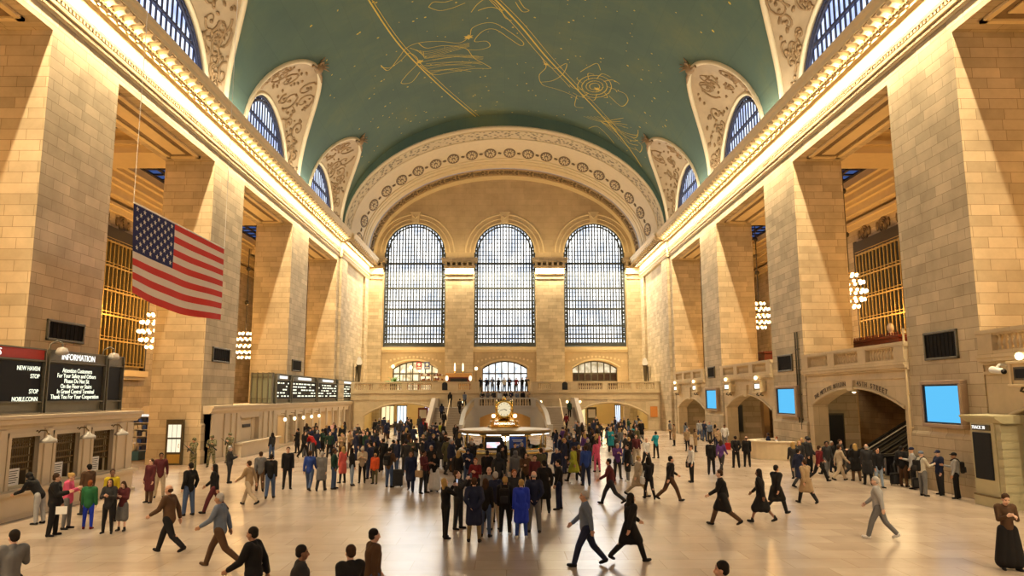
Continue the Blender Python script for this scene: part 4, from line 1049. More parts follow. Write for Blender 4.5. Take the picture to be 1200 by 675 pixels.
for x in (-4.6,4.6): mb.box(x-.25,x+.25,76.1,76.7,0,1.1)
stair=struct('wall_stair_drum',mb,plain('grey_stair_marble',(.46,.44,.39),.55,var=.1,scale=1))
qb=MB().lathe([(.09,0),(.09,.05),(.05,.1),(.09,.3),(.05,.5),(.08,.66),(.08,.74)],(0,0,0),8).mesh('baluster'); qb.materials.append(M['smooth'])
dense=[]
for i in range(len(path)-1):
    a=Vector(path[i]);b_=Vector(path[i+1]); n=max(1,int((b_-a).length/.27))
    for k in range(n): dense.append((a.lerp(b_,(k+.5)/n)+Vector(inn[i]).lerp(Vector(inn[i+1]),(k+.5)/n))/2)
for p in dense:
    if abs(abs(p.x)-3.1)<.3: continue
    o=bpy.data.objects.new('baluster',qb); link(o,stair); o.location=(p.x,p.y,p.z+.18); o['kind']='structure'
mb=MB()
n=16
for sgn in (-1,1):
    for k in range(n):
        y=76.4+k*.44; mb.box(sgn*4.2,sgn*7.7,y,84,.0 if k==0 else k*.17-.02,(k+1)*.17)
    mb.prism([(76.2,0),(88,0),(88,3.75),(83.4,3.75),(76.2,1.0)],lambda y,z,x:(x,y,z),sgn*7.7,sgn*8.15)
mb.box(-7.7,7.7,83.2,88,2.3,2.72); mb.box(-3.9,3.9,82.0,83.3,2.3,2.72)
for k in range(10): mb.box(-2.95,2.95,85.2+k*.29,88.9,2.72+k*.175,2.72+(k+1)*.175)
st=struct('floor_stairs',mb,ST)
struct('trim_niche_back',MB().box(-3.2,3.2,83.0,83.1,0,2.6),plain('niche_plaster',(.72,.44,.17),.7))
for sgn in (-1,1):
    t=thing('stair_handrail','brass central handrail on the staircase '+('with the climbing crowd' if sgn<0 else 'with the lone man in green'),'handrail',(sgn*6.1,0,0))
    obj('rail',MB().tube([(0,76.5,0.95),(0,83.3,3.65),(0,84.2,3.65)],.05,8),M['cornice'],t)
    for k in range(5):
        y=76.6+k*1.65; obj('post',MB().tube([(0,y,(y-76.4)/.44*.17),(0,y,.95+(y-76.5)*.397)],.03,6),M['cornice'],t)
# ---- information booth with the ball clock
t=thing('information_booth','round brass and marble information booth in the middle of the concourse','booth',(0,43.5,0))
obj('base',MB().lathe([(2.5,0),(2.5,.15),(2.36,.2),(2.36,.85),(2.44,.92)],(0,0,0),48,smooth=False),M['pale'],t)
ct=obj('counter',MB().lathe([(1.9,.92),(2.62,.92),(2.67,.96),(2.67,1.0),(2.62,1.04),(1.9,1.04)],(0,0,0),48),M['pale'],t)
obj('counter_rail',MB().tube([(2.69*math.cos(a),2.69*math.sin(a),.90) for a in [2*PI*i/48 for i in range(48)]],.05,6,closed=True),M['gold'],t)
NP=12
obj('glazing',MB().lathe([(2.28,1.04),(2.28,1.84)],(0,0,0),NP,smooth=False),M['glass'],t)
fr=obj('glazing_frame',MB().tube([(2.30*math.cos(a),2.30*math.sin(a),1.08) for a in [2*PI*i/NP for i in range(NP)]],.04,6,closed=True).tube([(2.30*math.cos(a),2.30*math.sin(a),1.82) for a in [2*PI*i/NP for i in range(NP)]],.05,6,closed=True),M['gold'],t)
for i in range(NP):
    a=2*PI*i/NP; obj('mullion',MB().cap((2.30*math.cos(a),2.30*math.sin(a),1.04),(2.30*math.cos(a),2.30*math.sin(a),1.9),.05,.05,8),M['gold'],t)
cnp=obj('canopy',MB().lathe([(2.0,1.84),(2.42,1.86),(2.58,1.93),(2.62,2.0),(2.66,2.07),(2.5,2.12),(1.8,2.16),(1.1,2.20),(.9,2.23),(0,2.24)],(0,0,0),48),plain('dull_brass',(.30,.23,.12),.38,.7),t)
for i in range(NP):
    a=2*PI*(i+.5)/NP; q=MB().box(-.40,.40,-.10,.02,-.06,.06); q.xf(Matrix.Translation((2.46*math.cos(a),2.46*math.sin(a),1.91))@Matrix.Rotation(a-PI/2,4,'Z')); obj('canopy_light',q,glow('booth_light_%d'%i,(1,.95,.82),4),cnp)
obj('inner_core',MB().lathe([(1.1,0),(1.1,1.9)],(0,0,0),24),plain('booth_core',(.30,.26,.18),.5),t)
q=MB().box(-.5,.5,-.03,.03,1.08,1.75); q.xf(Matrix.Translation((-.62,-2.32,0))); mon=obj('monitor',q,M['black'],t)
q=MB().box(-.40,.40,-.035,-.03,1.2,1.5); q.xf(Matrix.Translation((-.62,-2.32,0))); obj('monitor_picture',q,paneglow('monitor_picture',(.75,.85,1),1.2,(1,.45,.4),1.2,2.5),mon)
q=MB().box(-.46,.46,-.03,.03,1.08,1.78); q.xf(Matrix.Translation((.66,-2.32,0))); bp_=obj('blue_poster',q,plain('blue_poster_paper',(.02,.06,.30),.4),t)
q=MB()
for w_,z in ((.3,1.62),(.24,1.55),(.1,1.36),(.06,1.30)): q.box(.66-w_,.66+w_,-2.36,-2.35,z-.012,z+.012)
obj('poster_text',q,M['paper'],bp_)
r_=random.Random(2)
for i in range(14):
    a=-PI/2+(-1 if i%2 else 1)*r_.uniform(.5,1.35); rr=2.05
    q=MB().bevbox(-.12,.12,-.06,.06,0,r_.uniform(.12,.3),.02); o=obj('leaflet_rack',q,[M['paper'],plain('green_leaflet_%d'%i,(.15,.35,.12),.6),plain('yellow_leaflet_%d'%i,(.6,.45,.08),.6)][i%3],t); o.location=(rr*math.cos(a),rr*math.sin(a),1.04); o.rotation_euler=(0,0,a+PI/2)
c=thing('ball_clock','polished brass ball clock with glowing faces on top of the information booth','clock',(-.06,43.5,2.25))
zb=.94  # centre of the ball above the roof
obj('plinth',MB().lathe([(.95,-.02),(.95,.05),(.8,.08),(.8,.28),(.85,.32),(.4,.36)],(0,0,0),16,smooth=False),M['gold'],c)
pli=[o_ for o_ in c.children if o_.name.startswith('plinth')][0]; obj('sign_lettering',textmesh('INFORMATION',.17,tm((0,-.83,.18),(1,0,0),(0,-1,0)),.01),glow('sign_letters',(1,.97,.85),2.5),pli)
obj('stem',MB().lathe([(.42,.34),(.30,.40),(.22,.5),(.26,.55),(.17,.6),(.20,.70),(.28,.74)],(0,0,0),16).ball((-.25,0,.46),(.12,.1,.12),0,8).ball((.25,0,.46),(.12,.1,.12),0,8),M['gold'],c)
bal_=obj('ball',MB().ball((0,0,zb+.05),(.44,.44,.46),0,24),M['gold'],c)
for k in range(4):
    rot=Matrix.Rotation(k*PI/2,4,'Z'); 
    q=MB().lathe([(.52,-.40),(.57,-.48),(.53,-.55),(.45,-.53),(.42,-.46)],(0,0,0),28,axis=(0,0,1)); q.xf(Matrix.Translation((0,0,zb+.05))@rot@Matrix.Rotation(-PI/2,4,'X')@Matrix.Scale(-1,4,(0,0,1))@Matrix.Scale(.92,4)); obj('bezel',q,M['gold'],bal_)
    q=MB().lathe([(.40,0),(0,.03)],(0,0,0),28); q.xf(Matrix.Translation((0,0,zb+.05))@rot@Matrix.Translation((0,-.44,0))@Matrix.Rotation(PI/2,4,'X')); f=obj('clock_face',q,glow('opal_face_%d'%k,(1,.84,.52),.85),c)
    q=MB()
    for h in range(12):
        a=h*PI/6; q.bar((.30*math.sin(a),0,.30*math.cos(a)),(.36*math.sin(a),0,.36*math.cos(a)),.025,.02,up=(0,1,0))
    q.bar((0,-.01,0),(.17*math.sin(2.0),-.01,.17*math.cos(2.0)),.04,.02,up=(0,1,0)); q.bar((0,-.02,0),(.28*math.sin(4.4),-.02,.28*math.cos(4.4)),.03,.02,up=(0,1,0))
    q.xf(Matrix.Translation((0,0,zb+.05))@rot@Matrix.Translation((0,-.485,0))); obj('hands_and_marks',q,M['black'],f)
obj('acorn_finial',MB().lathe([(.24,.40),(.20,.48),(.06,.52),(.10,.56),(.12,.62),(.09,.70),(.0,.78)],(0,0,zb),14),M['gold'],c)
for sgn in (-1,1):
    gl=obj('globe_lamp',MB().ball((sgn*.62,-.2,.60),.11,0,12),M['lamp'],c); obj('lamp_holder',MB().lathe([(.08,.28),(.05,.4),(.09,.46),(.06,.5)],(sgn*.62,-.2,0),10),M['gold'],gl)
# ---- flag on its wires
M['fred']=plain('flag_red',(.62,.035,.02),.8,var=.06); M['fwhite']=plain('flag_white',(.80,.68,.55),.8,var=.04); M['fblue']=plain('flag_blue',(.012,.014,.085),.8,var=.06); M['fstar']=plain('flag_star',(.75,.68,.6),.8,var=.03)
A_,B_,C_,D_=Vector((-14.34,28,11.42)),Vector((-13.6,35.4,11.08)),Vector((-13.62,35.4,7.62)),Vector((-14.28,28,7.9))
def fl(u,v):
    p=A_.lerp(B_,u).lerp(D_.lerp(C_,u),v); k=math.sin(u*7+v*1.5)*.10*v+math.sin(u*15+2)*.05*v
    return p+Vector((1,-.1,0))*k-Vector((0,0,1))*(.22*math.sin(PI*u)*v**2)
t=thing('american_flag','large stars and stripes flag hanging on wires over the ticket windows','flag',(-14,31.7,7.5)); off_=Vector(t.location)
mb=MB(); nu=60; nv=39
for j in range(nv):
    st_=j*13//nv
    for i in range(nu):
        u0,u1=i/nu,(i+1)/nu; v0,v1=j/nv,(j+1)/nv
        mi=2 if (u0<.4-1e-6 and st_<7) else (0 if st_%2==0 else 1)
        mb.add([fl(u0,v0)-off_,fl(u1,v0)-off_,fl(u1,v1)-off_,fl(u0,v1)-off_],[(0,1,2,3)],mi,True)
clo=obj('cloth',mb,[M['fred'],M['fwhite'],M['fblue']],t,fix=False)
mb=MB()
for r_ in range(9):
    for k in range(6 if r_%2==0 else 5):
        cu_=.4*(.0833+ (k+(0 if r_%2==0 else .5))*.1667); cv=(r_+1)/10*7/13
        for e in (-.015,.015):
            mb.add([fl(cu_+.0155*(1 if q%2==0 else .42)*math.sin(PI*q/5),cv-.034*(1 if q%2==0 else .42)*math.cos(PI*q/5))+Vector((e,0,0))-off_ for q in range(10)],[tuple(range(10))])
obj('stars',mb,M['fstar'],clo,fix=False)
obj('top_rod',MB().tube([A_-off_,B_-off_],.035,6),M['white'],t)
for nm,a in (('wire',A_),('wire',B_)):
    x,y=a.x+(.9 if a is A_ else .3),a.y; top_=Vector((a.x,a.y,ZS+VB*math.sqrt(1-(a.x/W)**2)))
    obj(nm,MB().tube([a-off_,top_-off_],.012,4),M['white'],t)
struct('trim_flag_beam',MB().box(-19,-13.2,27.9,28.1,20.35,20.5).box(-19,-13.2,35.3,35.5,20.35,20.5),M['bronze']) if False else None
# ---- chandeliers in the side passages
ch=None
CH=[('glowing bulb chandelier hanging in the bay over the long train board',(-25,71.6,8.8)),('glowing bulb chandelier half hidden behind the pier under the flag',(-25,53.2,8.6)),('glowing bulb chandelier hanging above the small red cabinet',(24.4,70.6,11.5)),('glowing bulb chandelier mostly hidden behind the pier near the gilded window',(25,53.0,11.4))]
for lab,p in CH:
    if ch is None:
        ch=thing('chandelier',lab,'chandelier',p,0,'passage chandeliers')
        obj('stem',MB().tube([(0,0,1.2),(0,0,9.5)],.05,6).ball((0,0,4.2),.22,0,10).ball((0,0,7.5),.22,0,10),M['bronze'],ch)
        for k,(r_,z) in enumerate(((.55,1.2),(.95,.65),(1.1,.0),(.95,-.6),(.55,-1.1))):
            rg=obj('ring',MB().tube([(r_*math.cos(a),r_*math.sin(a),z+.1) for a in [2*PI*i/24 for i in range(24)]],.05,6,closed=True),M['gold'],ch)
            nb=(8,13,16,13,8)[k]
            for i in range(nb):
                a=2*PI*(i+.5*(k%2))/nb; o=obj('bulb',MB().ball((0,0,0),.13,0,8),M['lamp'],rg) if (k==0 and i==0) else None
                if o is None: o=bpy.data.objects.new('bulb',bm_); link(o,rg)
                else: bm_=o.data
                o.location=(r_*math.cos(a),r_*math.sin(a),z)
    else: dup(ch,p,label=lab)
# ---- tall bronze torch lamps on the side walls at the east end
for lab,x,y,sgn in (('bronze torch wall lamp with an alabaster bowl on the wall by the orange notice',18.02,93.8,1),('bronze torch wall lamp with an alabaster bowl on the wall behind the long train board',-18.02,90.6,-1)):
    t=thing('torch_lamp',lab,'lamp',(x,y,6.0),0,'torch wall lamps')
    obj('shaft',MB().lathe([(.12,-.6),(.18,0),(.26,1.2),(.30,1.7),(.42,1.75)],(-sgn*.35,0,0),10),M['bronze'],t)
    obj('bowl',MB().lathe([(.2,1.75),(.36,1.95),(.34,2.2),(.22,2.5),(.05,2.75)],(-sgn*.35,0,0),14),glow('alabaster_%d'%sgn,(1,.72,.38),.95),t)
    obj('wall_plate',MB().bevbox(-.05,.05,-.3,.3,-.4,1.6,.02),M['bronze'],t)
# ---- balcony shop: tables, lamps, plant, back bar
def blamp(p,lab,h=1.9,r_=.2):
    t=thing('table_lamp' if h<1 else 'lamp_post',lab,'lamp',p,0,'lamps on the far balcony')
    obj('post',MB().lathe([(.16,0),(.16,.06),(.04,.12),(.035,h)],(0,0,0),8),M['bronze'],t); obj('globe',MB().ball((0,0,h+r_*.8),(r_,r_,r_*1.1),0,10),M['lamp'],t)
def eb(px,py,Y): 
    p=at(px,py,Y=Y); return p
for px,py,Y,lab in ((460.5,431,93,'globe lamp beside the potted palm on the far balcony'),(472.3,436,94,'smaller globe lamp on the far balcony, just past the potted palm'),(481.5,432,93,'brightest globe lamp in the middle of the balcony shop'),(491.5,436,94.5,'globe lamp under the two shop posters on the far balcony'),(558,433.5,92,'lone globe lamp post on the balcony by the head of the stairs')):
    p=eb(px,py,Y); blamp((p.x,p.y,4.47),lab,p.z-4.47,.2 if py<434 else .15)
for px,lab in ((533,'slim candle lamp on the back bar, the one beside the shop window'),(542.5,'slim candle lamp on the back bar, the one beside the lone lamp post')):
    p=eb(px,429,95.5); t=thing('candle_lamp',lab,'lamp',(p.x,p.y,6.9),0,'candle lamps on the bar')
    obj('holder',MB().lathe([(.12,0),(.05,.1),(.1,.25)],(0,0,0),8),M['gold'],t); obj('flame_tube',MB().lathe([(.08,.25),(.09,.7),(.07,1.1),(.0,1.3)],(0,0,0),10),M['lamp'],t)
p=eb(537.5,440,95.5)
t=thing('back_bar','lit wooden back bar cabinet standing against the pilaster on the far balcony','bar',(p.x,95.6,4.47))
obj('carcass',MB().box(-1.55,1.55,0,.7,0,1.9),M['mahogany'],t); obj('shelf_opening',MB().box(-1.1,1.1,-.04,.02,1.2,1.75),M['black'],t); obj('cornice',MB().bevbox(-1.7,1.7,-.15,.8,1.9,2.42,.05),plain('bar_wood',(.55,.30,.10),.4),t); obj('counter_front',MB().box(-1.4,1.4,-.5,-.1,0,1.05),plain('counter_wood',(.5,.28,.1),.5),t)
for sgn in (-1,1): obj('side_lamp',MB().ball((sgn*1.5,-.2,1.75),(.2,.2,.35),0,10),M['softlamp'],t)
p=eb(461.5,438,90.2)
t=thing('potted_palm','bushy green potted palm on the balcony beside the globe lamps','plant',(p.x,90.2,4.47))
obj('pot',MB().lathe([(.3,0),(.42,.6),(.46,.62),(.40,.66)],(0,0,0),14),M['bronze'],t)
r_=random.Random(4)
for k in range(26):
    a=2*PI*k/26+r_.uniform(-.2,.2); l=r_.uniform(.8,1.35); el=r_.uniform(.3,1.2)
    pts=[Vector((0,0,.6))+Vector((math.cos(a)*math.cos(el),math.sin(a)*math.cos(el),math.sin(el)))*l*s_-Vector((0,0,.45*s_*s_*l)) for s_ in (0,.25,.5,.75,1)]
    mb=MB(); w_=[.03,.10,.13,.09,.01]; P=[]
    for i,q in enumerate(pts): n_=Vector((-math.sin(a),math.cos(a),0))*w_[i]; P.append([q-n_,q+Vector((0,0,.03)),q+n_])
    mb.grid(P); obj('frond',mb,M.setdefault('frond',plain('palm_green',(.10,.20,.05),.6,var=.3)),t)
for i,px in enumerate((428,446,470,484,497,507,516,524)):
    p=eb(px,447,(91,93.6,96.2,94.2,92.6,91,93.4,91)[i]); t=thing('shop_table','long wooden display table on the balcony, %s'%['at the end behind the long board','second from the end wall','just past the potted palm','under the brightest lamp','below the shop posters','near the back bar end of the shop','beside the back bar','directly before the back bar'][i],'table',(p.x,p.y,4.47),0,'display tables on the far balcony')
    obj('table_top',MB().bevbox(-.75,.75,-.4,.4,.9,.98,.02),plain('table_wood_%d'%i,(.48,.28,.11),.5),t)
    for a in (-.65,.65):
        for b_ in (-.3,.3): obj('leg',MB().box(a-.04,a+.04,b_-.04,b_+.04,0,.9),M['mahogany'],t)
# lights set into the balcony front
for sgn,xs in ((-1,(-8.2,-4.9)),(1,(4.2,7.3,8.8))):
    for i,x in enumerate(xs):
        o=obj('wall_spot',MB().lathe([(.14,0),(.14,.06),(0,.1)],(0,0,0),12,axis=(0,-1,0)),M['lamp'],None,(x,EY-.02,3.28)); tag(o,'small bright wall spot on the balcony front '+{-8.2:'over the outer edge of the climbing crowd',-4.9:'over the inner side of the climbing crowd',4.2:'beside the drum balustrade',7.3:'over the man in green on the stairs',8.8:'beside the archway lettering'}[x],'light','spots on the balcony front')
for o_ in [o for o in bpy.data.objects if o.name=='potted_palm']: o_.scale=(1.35,1.35,1.6)
for px,lab in ((499,'brown shop shelf stocked with goods on the far balcony under the posters'),(514,'brown shop shelf stocked with goods on the far balcony next to the back bar')):
    p=at(px,440,Y=94.8); t=thing('display_shelf',lab,'shelf',(p.x,94.8,4.47),0,'shop shelves on the far balcony')
    mb=MB()
    for x in (-.72,.66): mb.box(x,x+.06,-.25,.25,0,2.15)
    for z in (.3,.9,1.45,2.0): mb.box(-.72,.72,-.25,.25,z,z+.05)
    obj('shelving',mb,plain('shelf_wood',(.40,.22,.08),.5),t)
    r_=random.Random(px)
    for z in (.95,1.5,2.05):
        mb=MB(); x=-.64
        while x<.5: w_=r_.uniform(.08,.2); mb.bevbox(x,x+w_,-.15,.15,z,z+r_.uniform(.15,.34),.01,r_.randrange(3)); x+=w_+.03
        obj('goods_row',mb,[M['mahogany'],M['paper'],plain('ochre_pack',(.5,.3,.08),.6)],t)['kind']='stuff'
for px,col,lab in ((491,(.40,.05,.06),'red shop poster hanging before the low arched window'),(500.5,(.08,.10,.22),'dark blue shop poster hanging before the low arched window')):
    p=at(px,428.5,Y=97.6); o=obj('shop_poster',MB().bevbox(-.36,.36,-.02,.02,-.48,.48,.008),plain('poster_%d'%px,col,.6),None,(p.x,97.6,p.z)); tag(o,lab,'poster',None)
    q=MB(); q.lathe([(.2,0),(.2,.012),(0,.012)],(0,-.02,.12),16,axis=(0,-1,0)); q.box(-.24,.24,-.034,-.021,-.34,-.2); obj('poster_print',q,M['paper'],o)
# ================================================================ PEOPLE
# every pose: joints of a 1.75 m figure facing +Y, feet on z=0
def rotx(v,a): c,s=math.cos(a),math.sin(a); return Vector((v.x,v.y*c-v.z*s,v.y*s+v.z*c))
def make_joints(la=(8,6,12),ra=(8,6,12),ll=(0,3,0),rl=(0,3,0),lean=0,head=(0,0),hipdrop=0,lin=0,rin=0):
    """arms: (swing forward, out, elbow bend), legs: (forward, out, knee bend) in degrees"""
    J={}
    hip=Vector((0,0,.93))
    tl=R(lean)
    def T(p): return hip+rotx(Vector(p),-tl)
    J['pel']=hip; J['waist']=T((0,.0,.14)); J['chest']=T((0,-.01,.36)); J['neck']=T((0,-.02,.53)); 
    hd=R(head[0]); n=J['neck']; up=rotx(Vector((0,0,1)),-(tl*.6+hd))
    J['hup']=up; J['hfw']=rotx(Vector((0,1,0)),-(tl*.6+hd)); J['yaw']=R(head[1]); J['head']=n+up*.155+J['hfw']*.02
    for s,nm,arm,leg,inn in ((-1,'l',la,ll,lin),(1,'r',ra,rl,rin)):
        sh=T((s*.174,-.01,.485)); J[nm+'sh']=sh
        a,o,e=(R(q) for q in arm)
        d=Vector((s*math.sin(o),math.sin(a)*math.cos(o),-math.cos(a)*math.cos(o))); d=rotx(d,-tl*.5)
        J[nm+'el']=sh+d*.285
        d2=Vector((s*math.sin(o)*.4-s*math.sin(R(inn)),math.sin(a+e),-math.cos(a+e))).normalized(); d2=rotx(d2,-tl*.5)
        J[nm+'wr']=J[nm+'el']+d2*.25; J[nm+'hd']=d2
        h=hip+Vector((s*.092,0,-.03)); J[nm+'hip']=h
        a,o,k=(R(q) for q in leg)
        d=Vector((s*math.sin(o),math.sin(a)*math.cos(o),-math.cos(a)*math.cos(o))); J[nm+'kn']=h+d*.42
        d2=Vector((s*math.sin(o)*.6,math.sin(a-k),-math.cos(a-k))).normalized(); J[nm+'an']=J[nm+'kn']+d2*.405; J[nm+'ft']=rotx(Vector((s*.22,1,0)).normalized(),(a-k)*.55)
    m=min(J['lan'].z,J['ran'].z)-.075
    for k in J:
        if k not in('hup','hfw','yaw','lhd','rhd','lft','rft'): J[k]=J[k]-Vector((0,0,m))
    return J
POSES=dict(
 stand=dict(la=(4,7,10),ra=(2,7,12),ll=(2,4,0),rl=(-2,4,2)),
 relaxed=dict(la=(10,8,28),ra=(-4,9,18),ll=(6,5,10),rl=(-3,3,0),head=(8,15)),
 phone=dict(la=(14,6,95),ra=(16,6,100),lin=30,rin=30,ll=(3,4,3),rl=(-2,4,2),head=(24,0)),
 pockets=dict(la=(-14,16,38),ra=(-14,16,38),lin=6,rin=6,ll=(3,5,3),rl=(-3,5,2)),
 walk=dict(la=(-22,6,18),ra=(24,6,26),ll=(26,2,10),rl=(-20,2,22),lean=4),
 stride=dict(la=(28,7,34),ra=(-26,7,16),ll=(-24,2,28),rl=(30,2,12),lean=6),
 stroll=dict(la=(14,6,20),ra=(-10,6,16),ll=(-12,2,14),rl=(14,2,6),lean=2),
 photo=dict(la=(58,14,98),ra=(58,14,98),lin=38,rin=38,ll=(3,4,2),rl=(-3,4,2),head=(-14,0)),
 armup=dict(la=(6,8,20),ra=(150,14,20),ll=(4,4,4),rl=(-3,4,2),head=(-10,10)),
 behind=dict(la=(-26,14,32),ra=(-26,14,32),lin=48,rin=48,ll=(2,5,2),rl=(-2,5,2)),
 folded=dict(la=(22,10,88),ra=(26,10,84),lin=58,rin=54,ll=(3,5,4),rl=(-3,5,2)),
 talk=dict(la=(4,8,20),ra=(28,12,75),rin=10,ll=(4,5,4),rl=(-3,5,3),head=(2,-14)),
 lean=dict(la=(46,10,50),ra=(46,10,50),lin=12,rin=12,ll=(-4,4,2),rl=(6,4,12),lean=24,head=(2,0)),
 bend=dict(la=(50,8,40),ra=(62,8,40),ll=(0,4,4),rl=(-6,4,0),lean=42,head=(0,0)),
 carry=dict(la=(6,9,14),ra=(22,7,86),rin=40,ll=(3,4,3),rl=(-3,4,2),head=(6,-8)),
 rifle=dict(la=(40,14,70),ra=(6,16,72),lin=30,rin=40,ll=(4,8,4),rl=(-4,8,3)),
)
def skull(mb,J,k=1.0,hair=0):
    up,fw=J['hup'],J['hfw']; rt=fw.cross(up); ya=J['yaw']; fw2=(fw*math.cos(ya)+rt*math.sin(ya)).normalized(); rt2=fw2.cross(up).normalized()
    rot=Matrix((rt2,fw2,up)).transposed(); c=J['head']
    def L(x,y,z): return c+rot@Vector((x,y,z))
    return rot,L
def remesh(mb,voxel,smooth,name):
    me=mb.mesh(name,False); o=bpy.data.objects.new('tmp',me); C.objects.link(o)
    md=o.modifiers.new('r','REMESH'); md.mode='VOXEL'; md.voxel_size=voxel; md.use_smooth_shade=True
    if smooth: sm=o.modifiers.new('s','SMOOTH'); sm.iterations=smooth; sm.factor=.5
    dg=bpy.context.evaluated_depsgraph_get(); out=bpy.data.meshes.new_from_object(o.evaluated_get(dg)); bpy.data.objects.remove(o); bpy.data.meshes.remove(me)
    out.name=name; return out
def hand(mb,J,n):
    s=-1 if n=='l' else 1
    w,d=J[n+'wr'],J[n+'hd']; side=Vector((s*1.0,0,0)); side=(side-d*side.dot(d)).normalized(); pn=d.cross(side).normalized()
    # palm lies in the plane of d and pn (edge-on to the body); fingers curl toward the body
    inw=-side
    mb.cap(w,w+d*.035,.026,.030,8); mb.ball(w+d*.06,(.018,.040,.046),0,10,Matrix((side,pn,d)).transposed())
    for i,(o_,l) in enumerate(((-.03,.062),(-.010,.075),(.010,.07),(.029,.054))):
        b=w+d*.095+pn*o_; m=b+d*l*.55+inw*.008; e=m+d*l*.40+inw*.026
        mb.cap(b-d*.02,m,.0098,.0092,6); mb.cap(m,e,.0092,.0082,6)
    tb=w+d*.03-pn*.030; tm_=tb+d*.036-pn*.024+inw*.006; mb.cap(tb,tm_,.0125,.011,6); mb.cap(tm_,tm_+d*.032+inw*.010+pn*.004,.011,.009,6)
def body_mesh(P):
    J=make_joints(**POSES[P]); mb=MB()
    mb.cap(J['pel']+Vector((0,0,-.03)),J['waist'],.125,.115,14); mb.cap(J['waist'],J['chest'],.115,.135,14); 
    for s,n in ((-1,'l'),(1,'r')):
        mb.cap(J['chest']+Vector((s*.05,0,.03)),J[n+'sh']+Vector((-s*.04,0,0)),.11,.075,12)
        mb.cap(J[n+'sh'],J[n+'el'],.056,.042,10); mb.cap(J[n+'el'],J[n+'wr'],.042,.027,10); hand(mb,J,n)
        mb.cap(J[n+'hip'],J[n+'kn'],.088,.056,12); mb.cap(J[n+'kn'],J[n+'an'],.056,.038,10); mb.ball(J[n+'kn'].lerp(J[n+'an'],.3)-J[n+'ft']*.018,(.048,.048,.09),0,8)
        f=J[n+'ft']; mb.cap(J[n+'an']+Vector((0,0,-.035))-f*.02,J[n+'an']+Vector((0,0,-.045))+f*.13,.036,.028,8)
    mb.cap(J['neck']-J['hup']*.05,J['head']-J['hup']*.05,.058,.052,12)
    rot,L=skull(mb,J)
    mb.ball(L(0,-.012,.035),(.077,.094,.092),0,18,rot); mb.ball(L(0,.020,-.025),(.064,.070,.088),0,14,rot); mb.ball(L(0,.052,-.082),(.032,.030,.026),0,10,rot)
    mb.cap(L(0,.088,.010),L(0,.106,-.028),.010,.014,8); mb.ball(L(0,.084,-.058),(.026,.012,.010),0,8,rot)
    for s in (-1,1): mb.ball(L(s*.077,-.008,-.008),(.012,.024,.034),0,8,rot); mb.ball(L(s*.032,.074,.030),(.026,.014,.010),0,8,rot); mb.ball(L(s*.042,.058,-.03),(.024,.024,.022),0,8,rot)
    me=remesh(mb,.0088,2,'person_body')
    # eyes, brows and lips as colour regions of the one surface
    inv=rot.transposed(); mi=[]
    c=J['head']
    for p in me.polygons:
        q=inv@(p.center-c); k=0
        if q.y>.055:
            ax=abs(q.x)
            if (ax-.031)**2+(q.z-.012)**2<.0085**2: k=1
            elif .016<ax<.050 and abs(q.z-.034)<.0055: k=1
            elif ax<.022 and abs(q.z+.058)<.008: k=2
        mi.append(k)
    me.polygons.foreach_set('material_index',mi); 
    return me,J
def limb(mb,J,a,b,c,r0,r1,r2,t=1.0):
    e=J[b].lerp(J[c],t); mb.cap(J[a],J[b],r0,r1,12); mb.cap(J[b],e,r1,r2,12)
def top_mesh(J,kind):
    mb=MB(); k={'jacket':.022,'coat':.026,'sweater':.010,'puffer':.045}[kind]
    mb.cap(J['pel']+Vector((0,0,-.02 if kind!='sweater' else .02)),J['waist'],.136+k,.122+k,16); mb.cap(J['waist'],J['chest'],.122+k,.140+k,16)
    for s,n in ((-1,'l'),(1,'r')):
        mb.cap(J['chest']+Vector((s*.05,0,.03)),J[n+'sh']+Vector((-s*.035,0,.0)),.112+k,.076+k,12)
        limb(mb,J,n+'sh',n+'el',n+'wr',.062+k,.046+k*.8,.036+k*.7,.97)
    mb.cap(J['neck']-J['hup']*.10,J['neck']-J['hup']*.005,.085,.066+k*.4,12)
    if kind=='coat':
        for n in 'lr':
            kn=J[n+'hip'].lerp(J[n+'kn'],.85); mb.cap(J[n+'hip']+Vector((0,0,.06)),kn,.125,.120,14)
        a=J['lhip'].lerp(J['lkn'],.8); b=J['rhip'].lerp(J['rkn'],.8); mb.cap(J['pel'],(a+b)/2,.145,.125,14); mb.cap(a,b,.12,.12,10)
        mb.cap(J['pel']-Vector((0,.0,.02)),J['waist'],.155,.14,16)
    me=remesh(mb,.015,3,'top_'+kind)
    return me
def legs_mesh(J,kind):
    mb=MB()
    if kind=='skirt':
        a=J['lhip'].lerp(J['lkn'],1.0); b=J['rhip'].lerp(J['rkn'],1.0)
        mb.cap(J['waist']-Vector((0,0,.03)),J['pel'],.122,.135,14)
        for n in 'lr': mb.cap(J[n+'hip'],J[n+'kn']+Vector((0,0,-.02)),.12,.14,14)
        mb.cap(J['pel'],(a+b)/2,.14,.15,14); mb.cap(a,b,.14,.14,10)
    elif kind=='longskirt':
        a=J['lan'];b=J['ran']; mb.cap(J['waist']-Vector((0,0,.03)),J['pel'],.122,.14,14)
        for n in 'lr': mb.cap(J[n+'hip'],J[n+'an']+Vector((0,0,.12)),.13,.17,14)
        mb.cap(J['pel'],(a+b)/2+Vector((0,0,.14)),.14,.19,14)
    else:
        w=.010 if kind=='slim' else .020
        mb.cap(J['waist']-Vector((0,0,.05)),J['pel']+Vector((0,0,-.03)),.122,.138,14)
        for n in 'lr':
            mb.cap(J[n+'hip'],J[n+'kn'],.092+w,.060+w,12); mb.cap(J[n+'kn'],J[n+'kn'].lerp(J[n+'an'],.96),.060+w,.044+w,12)
    return remesh(mb,.014,2,'legwear_'+kind)
